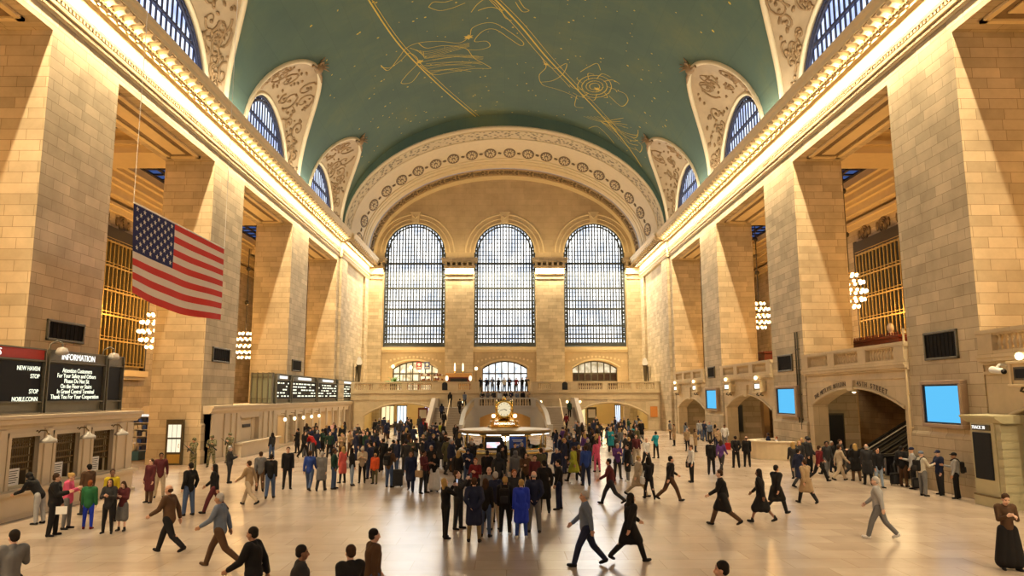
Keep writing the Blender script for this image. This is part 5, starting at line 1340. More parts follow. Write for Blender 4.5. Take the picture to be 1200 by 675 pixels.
def shoe_mesh(J,side):
    mb=MB()
    for n in side:
        f=J[n+'ft']; a=J[n+'an']; d=Vector((0,0,-1)); d=(d-f*d.dot(f)).normalized()
        mb.cap(a+d*.01-f*.015,a+d*.035-f*.025,.048,.046,10); mb.cap(a+d*.036-f*.03,a+d*.048+f*.14,.044,.036,10); mb.cap(a+d*.055-f*.02,a+d*.058+f*.10,.040,.036,8)
        mb.cap(a-d*.05,a+d*.02,.046,.048,10)
    return remesh(mb,.010,1,'shoe')
def hair_mesh(J,kind):
    mb=MB(); rot,L=skull(mb,J)
    if kind in('short','long','bun','bald'):
        if kind=='bald':
            mb.ball(L(0,-.045,-.005),(.084,.070,.060),0,14,rot)
        else: mb.ball(L(0,-.026,.050),(.088,.098,.094),0,18,rot)
        if kind=='short': mb.ball(L(0,-.055,.0),(.080,.066,.075),0,12,rot)
        if kind=='long':
            mb.ball(L(0,-.062,-.02),(.094,.066,.12),0,14,rot); mb.ball(L(0,-.075,-.12),(.105,.052,.13),0,14,rot); mb.ball(L(0,-.07,-.22),(.085,.045,.09),0,12,rot)
            for s in (-1,1): mb.cap(L(s*.080,.0,.04),L(s*.088,.01,-.17),.026,.030,8)
        if kind=='bun': mb.ball(L(0,-.055,.0),(.082,.066,.075),0,12,rot); mb.ball(L(0,-.125,.05),(.045,.045,.045),0,10,rot)
        me=remesh(mb,.012,2,'hair')
    elif kind=='cap':
        mb.ball(L(0,-.012,.062),(.092,.108,.080),0,18,rot); mb.ball(L(0,.095,.055),(.070,.075,.016),0,12,rot); me=remesh(mb,.010,1,'cap')
    elif kind=='hat':
        mb.ball(L(0,-.015,.060),(.098,.110,.105),0,18,rot); mb.ball(L(0,-.03,.0),(.096,.092,.05),0,14,rot); me=remesh(mb,.012,1,'knit_hat')
    elif kind=='hood':
        mb.ball(L(0,-.030,.035),(.110,.112,.118),0,18,rot); mb.ball(L(0,-.055,-.09),(.115,.085,.10),0,14,rot); mb.cap(L(-.10,.03,-.10),L(.10,.03,-.10),.04,.04,8); me=remesh(mb,.013,2,'hood')
    elif kind=='helmet':
        mb.ball(L(0,-.012,.050),(.112,.125,.100),0,18,rot); mb.ball(L(0,-.02,.0),(.112,.105,.05),0,14,rot); me=remesh(mb,.012,1,'helmet')
    return me
CACHE={}
def cached(key,fn):
    if key not in CACHE: CACHE[key]=fn()
    return CACHE[key]
COL=dict(black=(.014,.013,.014),charcoal=(.035,.035,.038),navy=(.018,.024,.060),grey=(.17,.17,.175),lightgrey=(.42,.42,.42),brown=(.10,.055,.03),tan=(.40,.28,.16),beige=(.52,.42,.30),khaki=(.27,.20,.10),olive=(.11,.10,.05),green=(.03,.16,.06),darkgreen=(.018,.05,.035),
 blue=(.03,.07,.32),brightblue=(.02,.05,.55),denim=(.07,.11,.22),lightdenim=(.28,.36,.48),red=(.42,.02,.02),darkred=(.16,.015,.02),maroon=(.11,.025,.03),pink=(.75,.12,.24),coral=(.72,.14,.12),palepink=(.68,.40,.38),orange=(.75,.11,.03),white=(.75,.74,.72),cream=(.68,.62,.50),teal=(.02,.28,.36),purple=(.12,.05,.22),yellow=(.62,.48,.03),lime=(.42,.45,.05),greyblue=(.16,.20,.28),camo=(.20,.19,.12),
 blond=(.50,.33,.12),brunette=(.06,.03,.015),dark=(.016,.012,.010),ginger=(.30,.09,.025),silver=(.48,.46,.44))
SKIN=[(.60,.36,.25),(.52,.29,.19),(.66,.42,.31),(.36,.19,.11),(.20,.095,.055)]
MM={}
def cloth(c):
    if c not in MM:
        m=plain('cloth_'+c,[q*.78 for q in COL[c]],.85,var=.22,scale=7,spec=.2)
        if c=='camo':
            nt=m.node_tree; b=nt.nodes['Principled BSDF']; tc=N(nt,'ShaderNodeTexCoord'); no=N(nt,'ShaderNodeTexNoise',i_Scale=11.,i_Detail=2.); nt.links.new(tc.outputs['Object'],no.inputs['Vector'])
            rp=N(nt,'ShaderNodeValToRGB'); rp.color_ramp.interpolation='CONSTANT'; e=rp.color_ramp.elements; e[0].color=(.07,.08,.04,1); e[1].position=.48; e[1].color=(.26,.24,.15,1); x=e.new(.57); x.color=(.12,.10,.05,1)
            nt.links.new(no.outputs['Fac'],rp.inputs[0]); nt.links.new(rp.outputs[0],b.inputs['Base Color'])
        MM[c]=m
    return MM[c]
def skinm(i):
    if ('s',i) not in MM: MM['s',i]=plain('skin_%d'%i,SKIN[i],.55,var=.06,spec=.35)
    return MM['s',i]
eye_m=plain('eyes_and_brows',(.02,.013,.01),.4,var=0); lip_m=plain('lips',(.42,.13,.11),.5,var=0)
def slotted(name,me,mats,parent):
    if len(me.materials)<len(mats):
        while len(me.materials)<len(mats): me.materials.append(None)
    o=bpy.data.objects.new(name,me); link(o,parent)
    for i,m in enumerate(mats): o.material_slots[i].link='OBJECT'; o.material_slots[i].material=m
    return o
NPEOPLE=0
OCC=[]
def person(label,x,y,face,pose='stand',top=('jacket','black'),legs=('trousers','black'),hair=('short','dark'),h=1.72,z=0,skin=None,shoe='black',group=None,extra=None,slim=1.0):
    """face: heading in degrees, 0 = away from the camera (+Y), 90 = toward +X, 180 = toward the camera"""
    global NPEOPLE; NPEOPLE+=1
    me,J=cached(('b',pose),lambda:body_mesh(pose))
    r_=random.Random(NPEOPLE*31); 
    if skin is None: skin=r_.choice((0,0,0,1,1,2,2,3,4))
    b=slotted('person',me,[skinm(skin),eye_m,lip_m],None)
    k=h/1.75; b.location=(x,y,z); b.rotation_euler=(0,0,-R(face)); b.scale=(k*slim,k*slim,k)
    tag(b,label,'person',group)
    slotted(top[0],cached((pose,top[0]),lambda:top_mesh(J,top[0])),[cloth(top[1])],b)
    ln={'trousers':'trousers','slim':'trousers','skirt':'skirt','longskirt':'long_skirt'}[legs[0]]
    slotted(ln,cached((pose,legs[0]),lambda:legs_mesh(J,legs[0])),[cloth(legs[1])],b)
    for sd in 'lr': slotted('shoe',cached((pose,'shoe',sd),lambda:shoe_mesh(J,sd)),[cloth(shoe)],b)
    hn={'cap':'cap','hat':'knit_hat','hood':'hood','helmet':'helmet'}.get(hair[0],'hair')
    slotted(hn,cached((pose,'hair',hair[0]),lambda:hair_mesh(J,hair[0])),[cloth(hair[1])],b)
    b['h']=0; del b['h']
    OCC.append((x,y,.30)); return b,J
def wp(b,v):
    """a point of the unit figure in world space"""
    k=b.scale; q=Matrix.Rotation(b.rotation_euler.z,3,'Z')@Vector((v.x*k[0],v.y*k[1],v.z*k[2])); return q+Vector(b.location)
# ---- carried things (top-level)
bagp=None
def backpack(b,J,label,col='black'):
    p=wp(b,J['chest']+Vector((0,-.25,-.10)))
    t=thing('backpack',label,'backpack',p,b.rotation_euler.z)
    obj('pack',MB().bevbox(-.15,.15,-.075,.09,-.22,.22,.05),cloth(col),t)
    obj('front_pocket',MB().bevbox(-.11,.11,-.12,-.07,-.19,.02,.025),cloth('charcoal'),t)
    for s in (-1,1): obj('strap',MB().tube([(s*.10,.06,.18),(s*.12,.14,.30),(s*.13,.26,.34),(s*.13,.40,.24)],.018,6),cloth('charcoal'),t)
    return t
def shoulder_bag(b,J,label,col,side=1,drop=.10,cat='bag'):
    n='r' if side>0 else 'l'; p=wp(b,J['pel']+Vector((side*.29,-.02,-drop)))
    t=thing('shoulder_bag',label,cat,p,b.rotation_euler.z)
    obj('bag_body',MB().bevbox(-.06,.06,-.17,.17,-.16,.12,.03),cloth(col),t); obj('strap',MB().tube([(0,.14,.12),(-side*.06,.10,.34),(-side*.12,.0,.56),(-side*.06,-.10,.34),(0,-.14,.12)],.014,6),cloth(col),t)
def phone(b,J,label):
    p=wp(b,(J['lwr']+J['rwr'])/2+(J['lhd']+J['rhd'])*.05+Vector((0,.05,.06)))
    o=obj('phone',MB().bevbox(-.04,.04,-.006,.006,-.08,.08,.005),M['black'],None,p,b.rotation_euler.z); tag(o,label,'phone'); obj('phone_screen',MB().box(-.034,.034,-.0075,-.006,-.07,.07),glow('phone_screen_%d'%NPEOPLE,(.7,.8,1),1.0),o)
def suitcase(x,y,rz,label,col='black',h=.62):
    t=thing('suitcase',label,'suitcase',(x,y,0),rz)
    obj('shell',MB().bevbox(-.21,.21,-.13,.13,.06,h,.05),cloth(col),t)
    mb=MB(); mb.tube([(-.1,.11,h-.02),(-.1,.11,h+.34),(.1,.11,h+.34),(.1,.11,h-.02)],.012,6); obj('pull_handle',mb,M['black'],t)
    for a in (-.15,.15): obj('wheel',MB().ball((a,.09,.035),(.03,.035,.035),0,8),M['black'],t)
    obj('front_panel',MB().bevbox(-.17,.17,-.15,-.12,.12,h-.1,.02),cloth('charcoal'),t)
def F_(px,py):
    p=at(px,py,Z=0); x,y=p.x,p.y
    for _ in range(3):
        # keep clear of counters, pier plinths and walls
        lim=15.55 if (x<0 and y<34.2) else (16.9 if (x<0 and y>45.0) else (17.55 if x>0 else 20))
        if x>0 and 46.3<y<51: lim=15.3
        if abs(x)>lim: k=lim/abs(x); x*=k; y*=k
    return x,y
def ph(px,py,h):
    p=at(px,py,Z=h); return p.x,p.y
# ---- the people one can single out, placed by their feet
S='trousers'
D=[]
def P(label,px,py,face,pose,top,legs,hair,h=1.72,ex=None,**k):
    x,y=F_(px,py); b,J=person(label,x,y,face,pose,top,legs,hair,h,**k)
    for e in (ex or []):
        e[0](b,J,*e[1:])
    return b,J
# by the ticket windows
P('person in black jacket with a rainbow collar, holding a white sheet before the ticket windows',61,628,75,'talk',('puffer','black'),(S,'black'),('short','brunette'),1.78)
P('person in bright pink jacket and grey trousers in the ticket window group',77,620,80,'phone',('jacket','pink'),('slim','grey'),('bun','blond'),1.70)
P('child in green jacket and bright blue trousers in the ticket window group',102,620,-10,'stand',('puffer','green'),('slim','brightblue'),('short','ginger'),1.46,shoe='darkred')
P('person with long brown hair, charcoal jacket and black trousers by the ticket windows',125,625,170,'folded',('jacket','charcoal'),('slim','black'),('long','brunette'),1.58,slim=.93)
P('person in yellow sweater half hidden behind the long brown-haired one',128,611,150,'stand',('sweater','yellow'),(S,'black'),('short','brunette'),1.66)
P('girl in dark maroon jacket and grey knee skirt, ticket window group',142,622,185,'phone',('jacket','maroon'),('skirt','grey'),('long','brunette'),1.48,slim=.9)
P('person in black hood and pale grey trousers bending to the ticket counter',44,614,-85,'bend',('jacket','black'),(S,'lightgrey'),('hood','black'),1.74)
P('person in brown coat standing behind the pink jacket by the ticket windows',100,603,-60,'stand',('coat','brown'),(S,'charcoal'),('short','dark'),1.70)
P('person in maroon coat at the corner of the ticket office, the shorter of two',174,589,200,'stand',('coat','maroon'),(S,'brown'),('short','brunette'),1.64)
P('taller person in dark maroon jacket at the corner of the ticket office',186,583,150,'pockets',('jacket','maroon'),(S,'beige'),('short','dark'),1.76)
P('big striding person in brown jacket and black trousers facing the ticket office corner',196,648,-80,'stride',('jacket','brown'),(S,'black'),('bald','brunette'),1.80)
P('person in black jacket and denim trousers just behind the striding one in brown',220,604,-60,'pockets',('jacket','black'),(S,'denim'),('short','dark'),1.76)
P('person in black top and reddish trousers walking behind the striding one in brown',250,601,-100,'walk',('jacket','black'),(S,'maroon'),('long','dark'),1.72)
x,y=ph(17,620,1.74); person('person in grey hooded sweatshirt cut off by the corner below the ticket counter',x,y,-40,'talk',('jacket','grey'),(S,'black'),('short','dark'),1.74)
for i,(px,py,f,lab) in enumerate(((226,542,200,'camouflaged soldier with helmet and rifle, closest to the pier door'),(247,542.5,170,'soldier in camouflage with a rifle, middle one of three by the pier door'),(268,541,190,'soldier in camouflage with a rifle, the one by the closed ticket window'))):
    b,J=P(lab,px,py,f,'rifle',('jacket','camo'),(S,'camo'),('helmet','camo'),1.80)
    p=wp(b,(J['lwr']+J['rwr'])/2+Vector((0,.07,.02))); t=thing('rifle','black rifle held across the chest of the '+['soldier closest to the pier door','middle soldier of the three','soldier by the closed ticket window'][i],'rifle',p,b.rotation_euler.z)
    mb=MB(); mb.cap((-.15,0,-.10),(.18,0,.12),.03,.022,8); mb.cap((.18,0,.12),(.36,0,.24),.012,.012,8); obj('barrel',mb,M['black'],t); obj('stock',MB().cap((-.15,0,-.10),(-.33,0,-.25),.025,.04,8),M['black'],t); obj('magazine',MB().bar((.02,0,0),(.07,0,-.17),.03,.05),M['black'],t)
P('white-haired person in dark jacket standing alone between the soldiers and the crowd',268,566,60,'folded',('jacket','charcoal'),(S,'charcoal'),('short','silver'),1.70)
P('person in grey jacket walking beside one in black and denim, near the closed ticket window',304,576,-20,'walk',('jacket','grey'),(S,'brown'),('short','brunette'),1.72)
P('person in black jacket and denim trousers walking away beside the grey jacket',316,584,-10,'stroll',('jacket','black'),(S,'denim'),('short','dark'),1.74)
P('lone person in black jacket with pale collar and slim black trousers in open floor',336,573,160,'stand',('jacket','black'),('slim','black'),('short','brunette'),1.80)
P('person in blue jacket and denim walking away with a grey-coated companion',362,575,0,'walk',('jacket','blue'),(S,'denim'),('short','brunette'),1.74)
P('white-haired person in grey coat walking beside the blue jacket',376,575,5,'stroll',('coat','grey'),(S,'charcoal'),('short','silver'),1.66)
P('person in tan jacket and pale trousers striding alone past the lone black jacket',291,592,-70,'stride',('jacket','tan'),(S,'beige'),('short','brunette'),1.70)
P('large silver-haired person in grey-blue jacket and brown trousers striding on open floor',256,664,-90,'stride',('jacket','greyblue'),(S,'brown'),('short','silver'),1.78,shoe='brown')
for lab,px,py,h,f,ps,tp,lg,hr in (('person in black coat hurrying across the floor below the large grey-blue jacket',300,612,1.74,-80,'stride',('coat','black'),(S,'black'),('short','dark')),('person in charcoal jacket cut off by the picture edge next to the black coat',352,634,1.70,70,'walk',('jacket','charcoal'),(S,'black'),('short','dark')),('person in black jacket, lower body out of the picture, straight below the hat wearer',412,634,1.70,-30,'walk',('jacket','black'),(S,'black'),('short','brunette')),('person in brown jacket at the lower picture edge beside the black jacket',438,618,1.68,60,'stroll',('jacket','brown'),(S,'denim'),('short','dark'))):
    x,y=ph(px,py,h); person(lab,x,y,f,ps,tp,lg,hr,h)
# middle crowd, nearest rows
P('person in dark green jacket and denim trousers in front of the ticket hall crowd',391,573,80,'pockets',('jacket','darkgreen'),(S,'denim'),('short','brunette'),1.74)
b,J=P('person in coral pink coat and black trousers, hand on a white bag',401,566,-60,'stand',('coat','coral'),('slim','black'),('long','blond'),1.66,slim=.94); shoulder_bag(b,J,'white shoulder bag hanging beside the coral pink coat','white',1)
P('person with long black hair, black jacket and pale jeans',412,569,60,'stand',('jacket','black'),('slim','lightdenim'),('long','dark'),1.68,slim=.94)
P('person in beige top and pale hat with black trousers',424,566,175,'phone',('jacket','beige'),('slim','black'),('hat','cream'),1.66,slim=.94)
P('person in navy jacket behind the orange jacketed child',433,561,-70,'talk',('jacket','navy'),(S,'navy'),('short','dark'),1.76)
P('child in bright orange jacket, standing by the beige top and hat',439,567,200,'stand',('puffer','orange'),('slim','olive'),('short','blond'),1.38)
b,J=P('person in brown jacket and denim standing beside a black suitcase',456,571,20,'carry',('jacket','brown'),(S,'denim'),('short','dark'),1.74); backpack(b,J,'black backpack on the brown jacket beside the suitcase')
x,y=F_(466,571); suitcase(x,y,.3,'black wheeled suitcase standing on the floor beside the brown jacket','charcoal',.78)
b,J=P('person in black jacket with a tan bag, seen from behind',449,553,10,'stroll',('jacket','black'),(S,'black'),('short','dark'),1.78); shoulder_bag(b,J,'tan bag at the hip of the black jacket behind the suitcase','tan',-1)
P('person in navy coat walking straight toward the camera, alone beside the suitcase',481,576,178,'walk',('coat','navy'),(S,'navy'),('short','brunette'),1.74)
b,J=P('person in maroon sweater and grey trousers carrying a tan bag',496,578,120,'carry',('sweater','maroon'),(S,'charcoal'),('short','dark'),1.76); shoulder_bag(b,J,'tan bag carried in front of the maroon sweater','tan',1)
P('person in black jacket and long white skirt',509,576,185,'phone',('jacket','black'),('longskirt','white'),('long','dark'),1.64,slim=.94)
P('person in olive coat seen from behind, waiting near the booth',524,551,10,'pockets',('coat','olive'),(S,'black'),('short','brunette'),1.74)
P('grey-haired person in black jacket behind the maroon sweater',505,566,160,'stand',('jacket','black'),(S,'black'),('short','silver'),1.72)
P('person in olive green jacket in the aisle between the crowd and the booth queue',481,549,150,'folded',('jacket','olive'),(S,'brown'),('long','brunette'),1.66)
P('person in plain black clothes in the aisle, farther than the olive jacket',472,536,100,'stand',('jacket','black'),(S,'black'),('short','dark'),1.76)
P('person in pale pink shirt within the ticket hall crowd',426,536,200,'talk',('sweater','palepink'),(S,'charcoal'),('short','brunette'),1.76)
P('person in tan jacket within the ticket hall crowd',400,538,170,'folded',('jacket','tan'),(S,'brown'),('short','blond'),1.66)
P('person in dark green sweater in the ticket hall crowd next to the tan jacket',386,538,150,'pockets',('sweater','darkgreen'),(S,'black'),('short','dark'),1.76)
P('person in black coat at the stone counter of the ticket hall',348,531,-80,'talk',('coat','black'),(S,'black'),('short','dark'),1.74)
P('person in bright red jacket stooping near the ticket hall counter',368,536,-70,'bend',('jacket','red'),(S,'charcoal'),('short','dark'),1.74)
P('person in dark jacket and jeans by the closed ticket window counter',318,538,-60,'stand',('jacket','charcoal'),(S,'denim'),('long','dark'),1.68)
P('person in dark red coat in the crowd under the arch by the shops',498,513,190,'stand',('coat','red'),(S,'black'),('short','dark'),1.68)
P('person in lime yellow jacket at the foot of the climbing crowd',516,519,60,'stand',('jacket','lime'),(S,'charcoal'),('short','dark'),1.74)
# tour group in the centre front
b,J=P('blond person in black jacket lifting a phone at the edge of the tour group',522,631,60,'photo',('jacket','black'),('slim','black'),('long','blond'),1.68,slim=.94); phone(b,J,'phone lifted by the blond person in black')
b,J=P('person in dark grey suit jacket taking a picture beside the blond one',537,620,110,'photo',('jacket','charcoal'),(S,'charcoal'),('short','brunette'),1.74); phone(b,J,'phone held up by the person in the dark grey suit jacket')
P('person in navy coat and khaki trousers with back turned, front row of the tour group',555.5,635,0,'behind',('coat','navy'),('slim','khaki'),('short','brunette'),1.74)
P('person in black top and denim beside the navy coat, tour group',569,629,15,'stand',('jacket','black'),('slim','denim'),('long','brunette'),1.64,slim=.94)
P('white-haired person in navy jacket and cream trousers in the tour group',580,621,-30,'stand',('jacket','navy'),(S,'cream'),('short','silver'),1.72)
b,J=P('person in black coat with white sneakers and a backpack in the tour group',592,627,5,'stand',('jacket','black'),('slim','black'),('short','blond'),1.66,shoe='white'); backpack(b,J,'black backpack on the coat with white sneakers, tour group')
P('person in vivid blue coat and blue trousers with white shoes, back turned',611,631,-8,'stand',('coat','brightblue'),('slim','blue'),('short','blond'),1.64,shoe='white')
P('bald person in navy jacket with hands clasped behind the back',626,624,0,'behind',('jacket','navy'),(S,'grey'),('bald','silver'),1.78)
P('tall person in black coat beside the bald one in the tour group',638,601,-10,'pockets',('coat','black'),(S,'black'),('short','dark'),1.78)
P('person in black jacket standing sideways just off the tour group, papers in hand',655,597,-80,'carry',('jacket','black'),(S,'navy'),('short','dark'),1.74)
P('person with brown hair in dark jacket deep inside the tour group',603,613,170,'stand',('jacket','charcoal'),(S,'black'),('short','ginger'),1.66)
P('bald pink-faced person deep inside the tour group beside the white-haired one',573,611,175,'stand',('jacket','grey'),(S,'charcoal'),('bald','silver'),1.72,skin=2)
P('person in red patterned top between the booth and the tour group',557,590,190,'folded',('sweater','darkred'),(S,'black'),('short','ginger'),1.68)
P('blond person in black jacket waiting behind the picture takers',537,574,20,'stand',('jacket','black'),('slim','black'),('long','blond'),1.66,slim=.94)
P('person in navy hood and denim waiting behind the picture takers',548,570,175,'phone',('jacket','navy'),('slim','denim'),('hood','navy'),1.68)
P('person in black coat, back turned, first in the booth queue',571,578,5,'stand',('coat','black'),(S,'black'),('short','dark'),1.74)
P('person in charcoal hood, back turned, in the booth queue',584,582,0,'pockets',('jacket','charcoal'),(S,'black'),('hood','charcoal'),1.72)
P('person in grey hood in the booth queue, in line with the blue poster',604,577,-15,'stand',('jacket','grey'),(S,'charcoal'),('hood','grey'),1.72)
P('person in brown jacket with long dark hair facing out of the booth queue',616,579,160,'talk',('jacket','brown'),(S,'black'),('long','dark'),1.68)
P('person in maroon sweater in the booth queue near the tall black coat',627,583,175,'stand',('sweater','maroon'),(S,'black'),('short','dark'),1.66)
P('person in olive jacket behind the tall black coat, booth queue',634,573,-20,'stand',('jacket','olive'),(S,'charcoal'),('short','brunette'),1.74)
# right of the booth
P('person in lime yellow coat walking beside the booth',673,564,-60,'walk',('coat','lime'),('slim','black'),('short','brunette'),1.68)
P('person in navy blue jacket and dark trousers with back turned near the pink suit',687,569,-15,'stand',('jacket','blue'),(S,'navy'),('short','brunette'),1.78)
P('person in grey-brown coat beside the navy blue jacket',679,563,20,'stand',('coat','brown'),(S,'charcoal'),('short','blond'),1.66)
P('person in bright pink top and pink trousers raising one arm',700,553,-20,'armup',('jacket','pink'),('slim','pink'),('short','brunette'),1.68,slim=.94)
P('person in dark purple jacket near the crowd edge past the pink suit',724,561,170,'phone',('jacket','purple'),(S,'charcoal'),('short','silver'),1.72)
P('person in black coat, grey trousers and white shoes past the pink suit',736,564,-100,'stand',('coat','black'),(S,'grey'),('short','dark'),1.72,shoe='white')
P('person in maroon sweater and beige trousers behind the black coat with white shoes',746,544,180,'stand',('sweater','maroon'),(S,'beige'),('short','dark'),1.74)
P('white-shirted person with pinkish face walking near the teal jacket',758,549,160,'walk',('sweater','white'),(S,'charcoal'),('bald','silver'),1.74,skin=2)
P('person in teal jacket and black trousers standing alone in open floor',769,537,-30,'folded',('jacket','teal'),('slim','black'),('short','dark'),1.70)
b,J=P('person in black jacket and black trousers walking away with a white bag',761,585,-5,'walk',('jacket','black'),('slim','black'),('long','dark'),1.68,slim=.95); shoulder_bag(b,J,'white bag at the side of the walker in black','white',-1)
P('person in black jacket and brown trousers striding past the white bag walker',786,587,80,'stride',('jacket','black'),(S,'brown'),('short','dark'),1.76)
b,J=P('person in white top and black trousers standing alone on the floor beyond the teal jacket',811,565,-100,'stand',('sweater','white'),('slim','black'),('short','brunette'),1.70); shoulder_bag(b,J,'black bag hanging at the white top','black',1)
P('person in maroon jacket striding toward the tour group past the black hurrying coat',716,591,-80,'stride',('jacket','maroon'),(S,'charcoal'),('short','dark'),1.74)
P('person in beige coat striding past the white bag walker',748,582,85,'stride',('coat','beige'),(S,'beige'),('short','blond'),1.68)
x,y=ph(737,574,1.7); person('long-haired person in black coat hurrying close behind the tall grey-blue jacket',x,y,70,'stride',('coat','black'),(S,'black'),('long','dark'),1.70)
P('tall silver-haired person in grey-blue jacket striding just past the tour group',688,663,-85,'walk',('jacket','greyblue'),(S,'navy'),('short','silver'),1.80)
x,y=ph(848,652,1.72); person('dark-haired person with only head and shoulders at the bottom picture edge',x,y,-70,'walk',('jacket','charcoal'),(S,'black'),('short','dark'),1.72)
P('person in long black coat with brown legs striding on the open floor before the desk',848,616,-75,'stride',('coat','black'),(S,'brown'),('short','brunette'),1.78)
P('person in plain black clothes farther back than the long black coat',834,556,20,'stroll',('jacket','black'),(S,'black'),('short','dark'),1.76)
P('person in purple jacket walking beside the plain black one',846,552,40,'walk',('jacket','purple'),(S,'charcoal'),('long','brunette'),1.68)
P('person in black jacket and black skirt walking with a black-coated companion',893,612,-60,'walk',('jacket','black'),('skirt','black'),('long','dark'),1.72,slim=.95)
P('companion in black coat stepping beside the black skirt',911,602,60,'stride',('coat','black'),(S,'black'),('short','dark'),1.70)
P('person in tan coat walking alone toward the reception desk',946,590,-20,'walk',('coat','tan'),(S,'black'),('short','brunette'),1.66)
P('person in black jacket with red trim, first of two black figures before the desk',863,548,0,'behind',('jacket','black'),(S,'black'),('short','dark'),1.74)
P('second black-clad figure standing close before the desk',876,547,10,'stand',('jacket','black'),(S,'black'),('bald','dark'),1.70)
P('person in white hooded top and grey trousers by the dark door arch',850,525,200,'pockets',('jacket','white'),(S,'grey'),('short','dark'),1.76,skin=4)
P('person in pale blue jacket near the white hooded top',820,515,170,'stand',('jacket','lightgrey'),(S,'denim'),('short','dark'),1.76)
P('person in navy jacket under the smallest blue screen',826,516,150,'talk',('jacket','navy'),(S,'denim'),('short','dark'),1.78)
P('person in greyblue top next to the navy jacket under the smallest screen',832,515,210,'stand',('sweater','greyblue'),(S,'charcoal'),('short','brunette'),1.74)
P('person in grey jacket walking near the dark door arch',839,520,90,'walk',('jacket','grey'),(S,'black'),('short','blond'),1.70)
P('person in navy coat crossing toward the escalator arch',937,571,70,'walk',('coat','navy'),(S,'charcoal'),('short','dark'),1.72)
P('person in dark red jacket crossing before the escalator arch',961,564,80,'stride',('jacket','darkred'),(S,'black'),('short','brunette'),1.72)
P('person in beige jacket walking before the escalators',985,563,85,'walk',('jacket','beige'),(S,'beige'),('short','brunette'),1.70)
P('person in black jacket hurrying past the arch lettered THE METLIFE BUILDING',972,556,-80,'stride',('jacket','black'),(S,'black'),('short','dark'),1.74)
P('person in charcoal coat hurrying toward the escalators, beside the beige jacket',1000,560,75,'stride',('coat','charcoal'),(S,'charcoal'),('long','dark'),1.68)
# along the pier with the largest screen
P('balding person in charcoal coat by the escalators, beside pale jeans',1018,568,20,'stand',('coat','charcoal'),(S,'black'),('bald','silver'),1.80)
P('person in black jacket and pale jeans by the escalators',1031,572,170,'stand',('jacket','black'),('slim','lightdenim'),('short','dark'),1.72)
P('person in black puffer jacket standing among luggage by the escalators',1060,570,60,'pockets',('puffer','black'),(S,'brown'),('short','dark'),1.76)
P('person in grey-white shirt and cap behind the black puffer jacket',1071,566,-60,'talk',('sweater','lightgrey'),(S,'black'),('cap','navy'),1.76)
x,y=F_(1050,569); suitcase(x,y,.2,'black suitcase on the floor beside the black puffer jacket','black',.55)
x,y=F_(1076,572); suitcase(x,y,-.3,'black suitcase on the floor between the puffer jacket and the backpack officer','black',.50)
b,J=P('officer in white shirt, blue cap and grey trousers talking by the pier',1083,581,75,'talk',('sweater','cream'),(S,'grey'),('cap','greyblue'),1.76); backpack(b,J,'black backpack on the white shirt with the blue cap')
P('officer in dark vest and cap leaning against the pier under the largest screen',1103,578,-95,'carry',('jacket','navy'),(S,'charcoal'),('cap','navy'),1.78)
b,J=P('officer in grey shirt and black cap beside the track pylon',1122,583,-60,'talk',('sweater','lightgrey'),(S,'black'),('cap','black'),1.76); backpack(b,J,'large black backpack on the grey shirt beside the track pylon')
P('tall person in grey trousers and white shoes walking alone on the floor before the officers',1032,631,-60,'walk',('jacket','lightgrey'),(S,'grey'),('short','silver'),1.76,shoe='white')
P('person in brown top and long black skirt at the picture edge below the track pylon',1185,668,190,'phone',('sweater','brown'),('longskirt','black'),('short','brunette'),1.74)
# ---- the people on the stairs and balcony
def Pz(label,px,Y,z,face,pose,top,legs,hair,h=1.72,**k):
    p=at(px,450,Y=Y); return person(label,p.x,Y,face,pose,top,legs,hair,h,z=z,**k)
ln=[('black','black'),('grey','charcoal'),('charcoal','black'),('white','black'),('black','denim'),('navy','charcoal'),('greyblue','black'),('black','charcoal'),('tan','black')]
wd=['first from the climbing crowd','second from the climbing crowd','third along the rail','fourth along the rail','in line with the ball clock','just past the ball clock','third from the far end','second from the far end','last at the far end of the rail']
for i,(a,b_) in enumerate(ln):
    Pz('person in %s jacket at the stair rail, %s'%(a,wd[i]),565+i*6.8,82.95,2.86,180+(i%3-1)*14,('lean','folded','talk','stand')[i%4],('jacket',a),(S,b_),(('short','dark'),('long','brunette'),('short','brunette'))[i%3],1.66+.03*(i%3))
up=[(563,'black','looking over the crowd'),(570,'navy','in the knot near the lone lamp post'),(577,'greyblue','before the bright doors'),(584,'black','in the middle of the doorway'),(591,'white','silhouetted in the doorway'),(597,'navy','in line with the clock'),(605,'darkred','standing apart'),(612,'black','by the balustrade end'),(617,'charcoal','holding a phone up')]
for i,(px,c,w_) in enumerate(up):
    Pz('person in %s atop the balcony stairs, %s'%(c,w_),px,89.9+.9*(i%2),4.47,150+25*(i%4),['stand','talk','folded','pockets','stand','phone','pockets','stand','photo'][i],('jacket',c),(S,['black','denim','charcoal'][i%3]),(('short','dark'),('short','brunette'))[i%2],1.70+.03*(i%3))
def zst(Y): return max(0,(int((Y-76.4)/.44)+1)*.17)
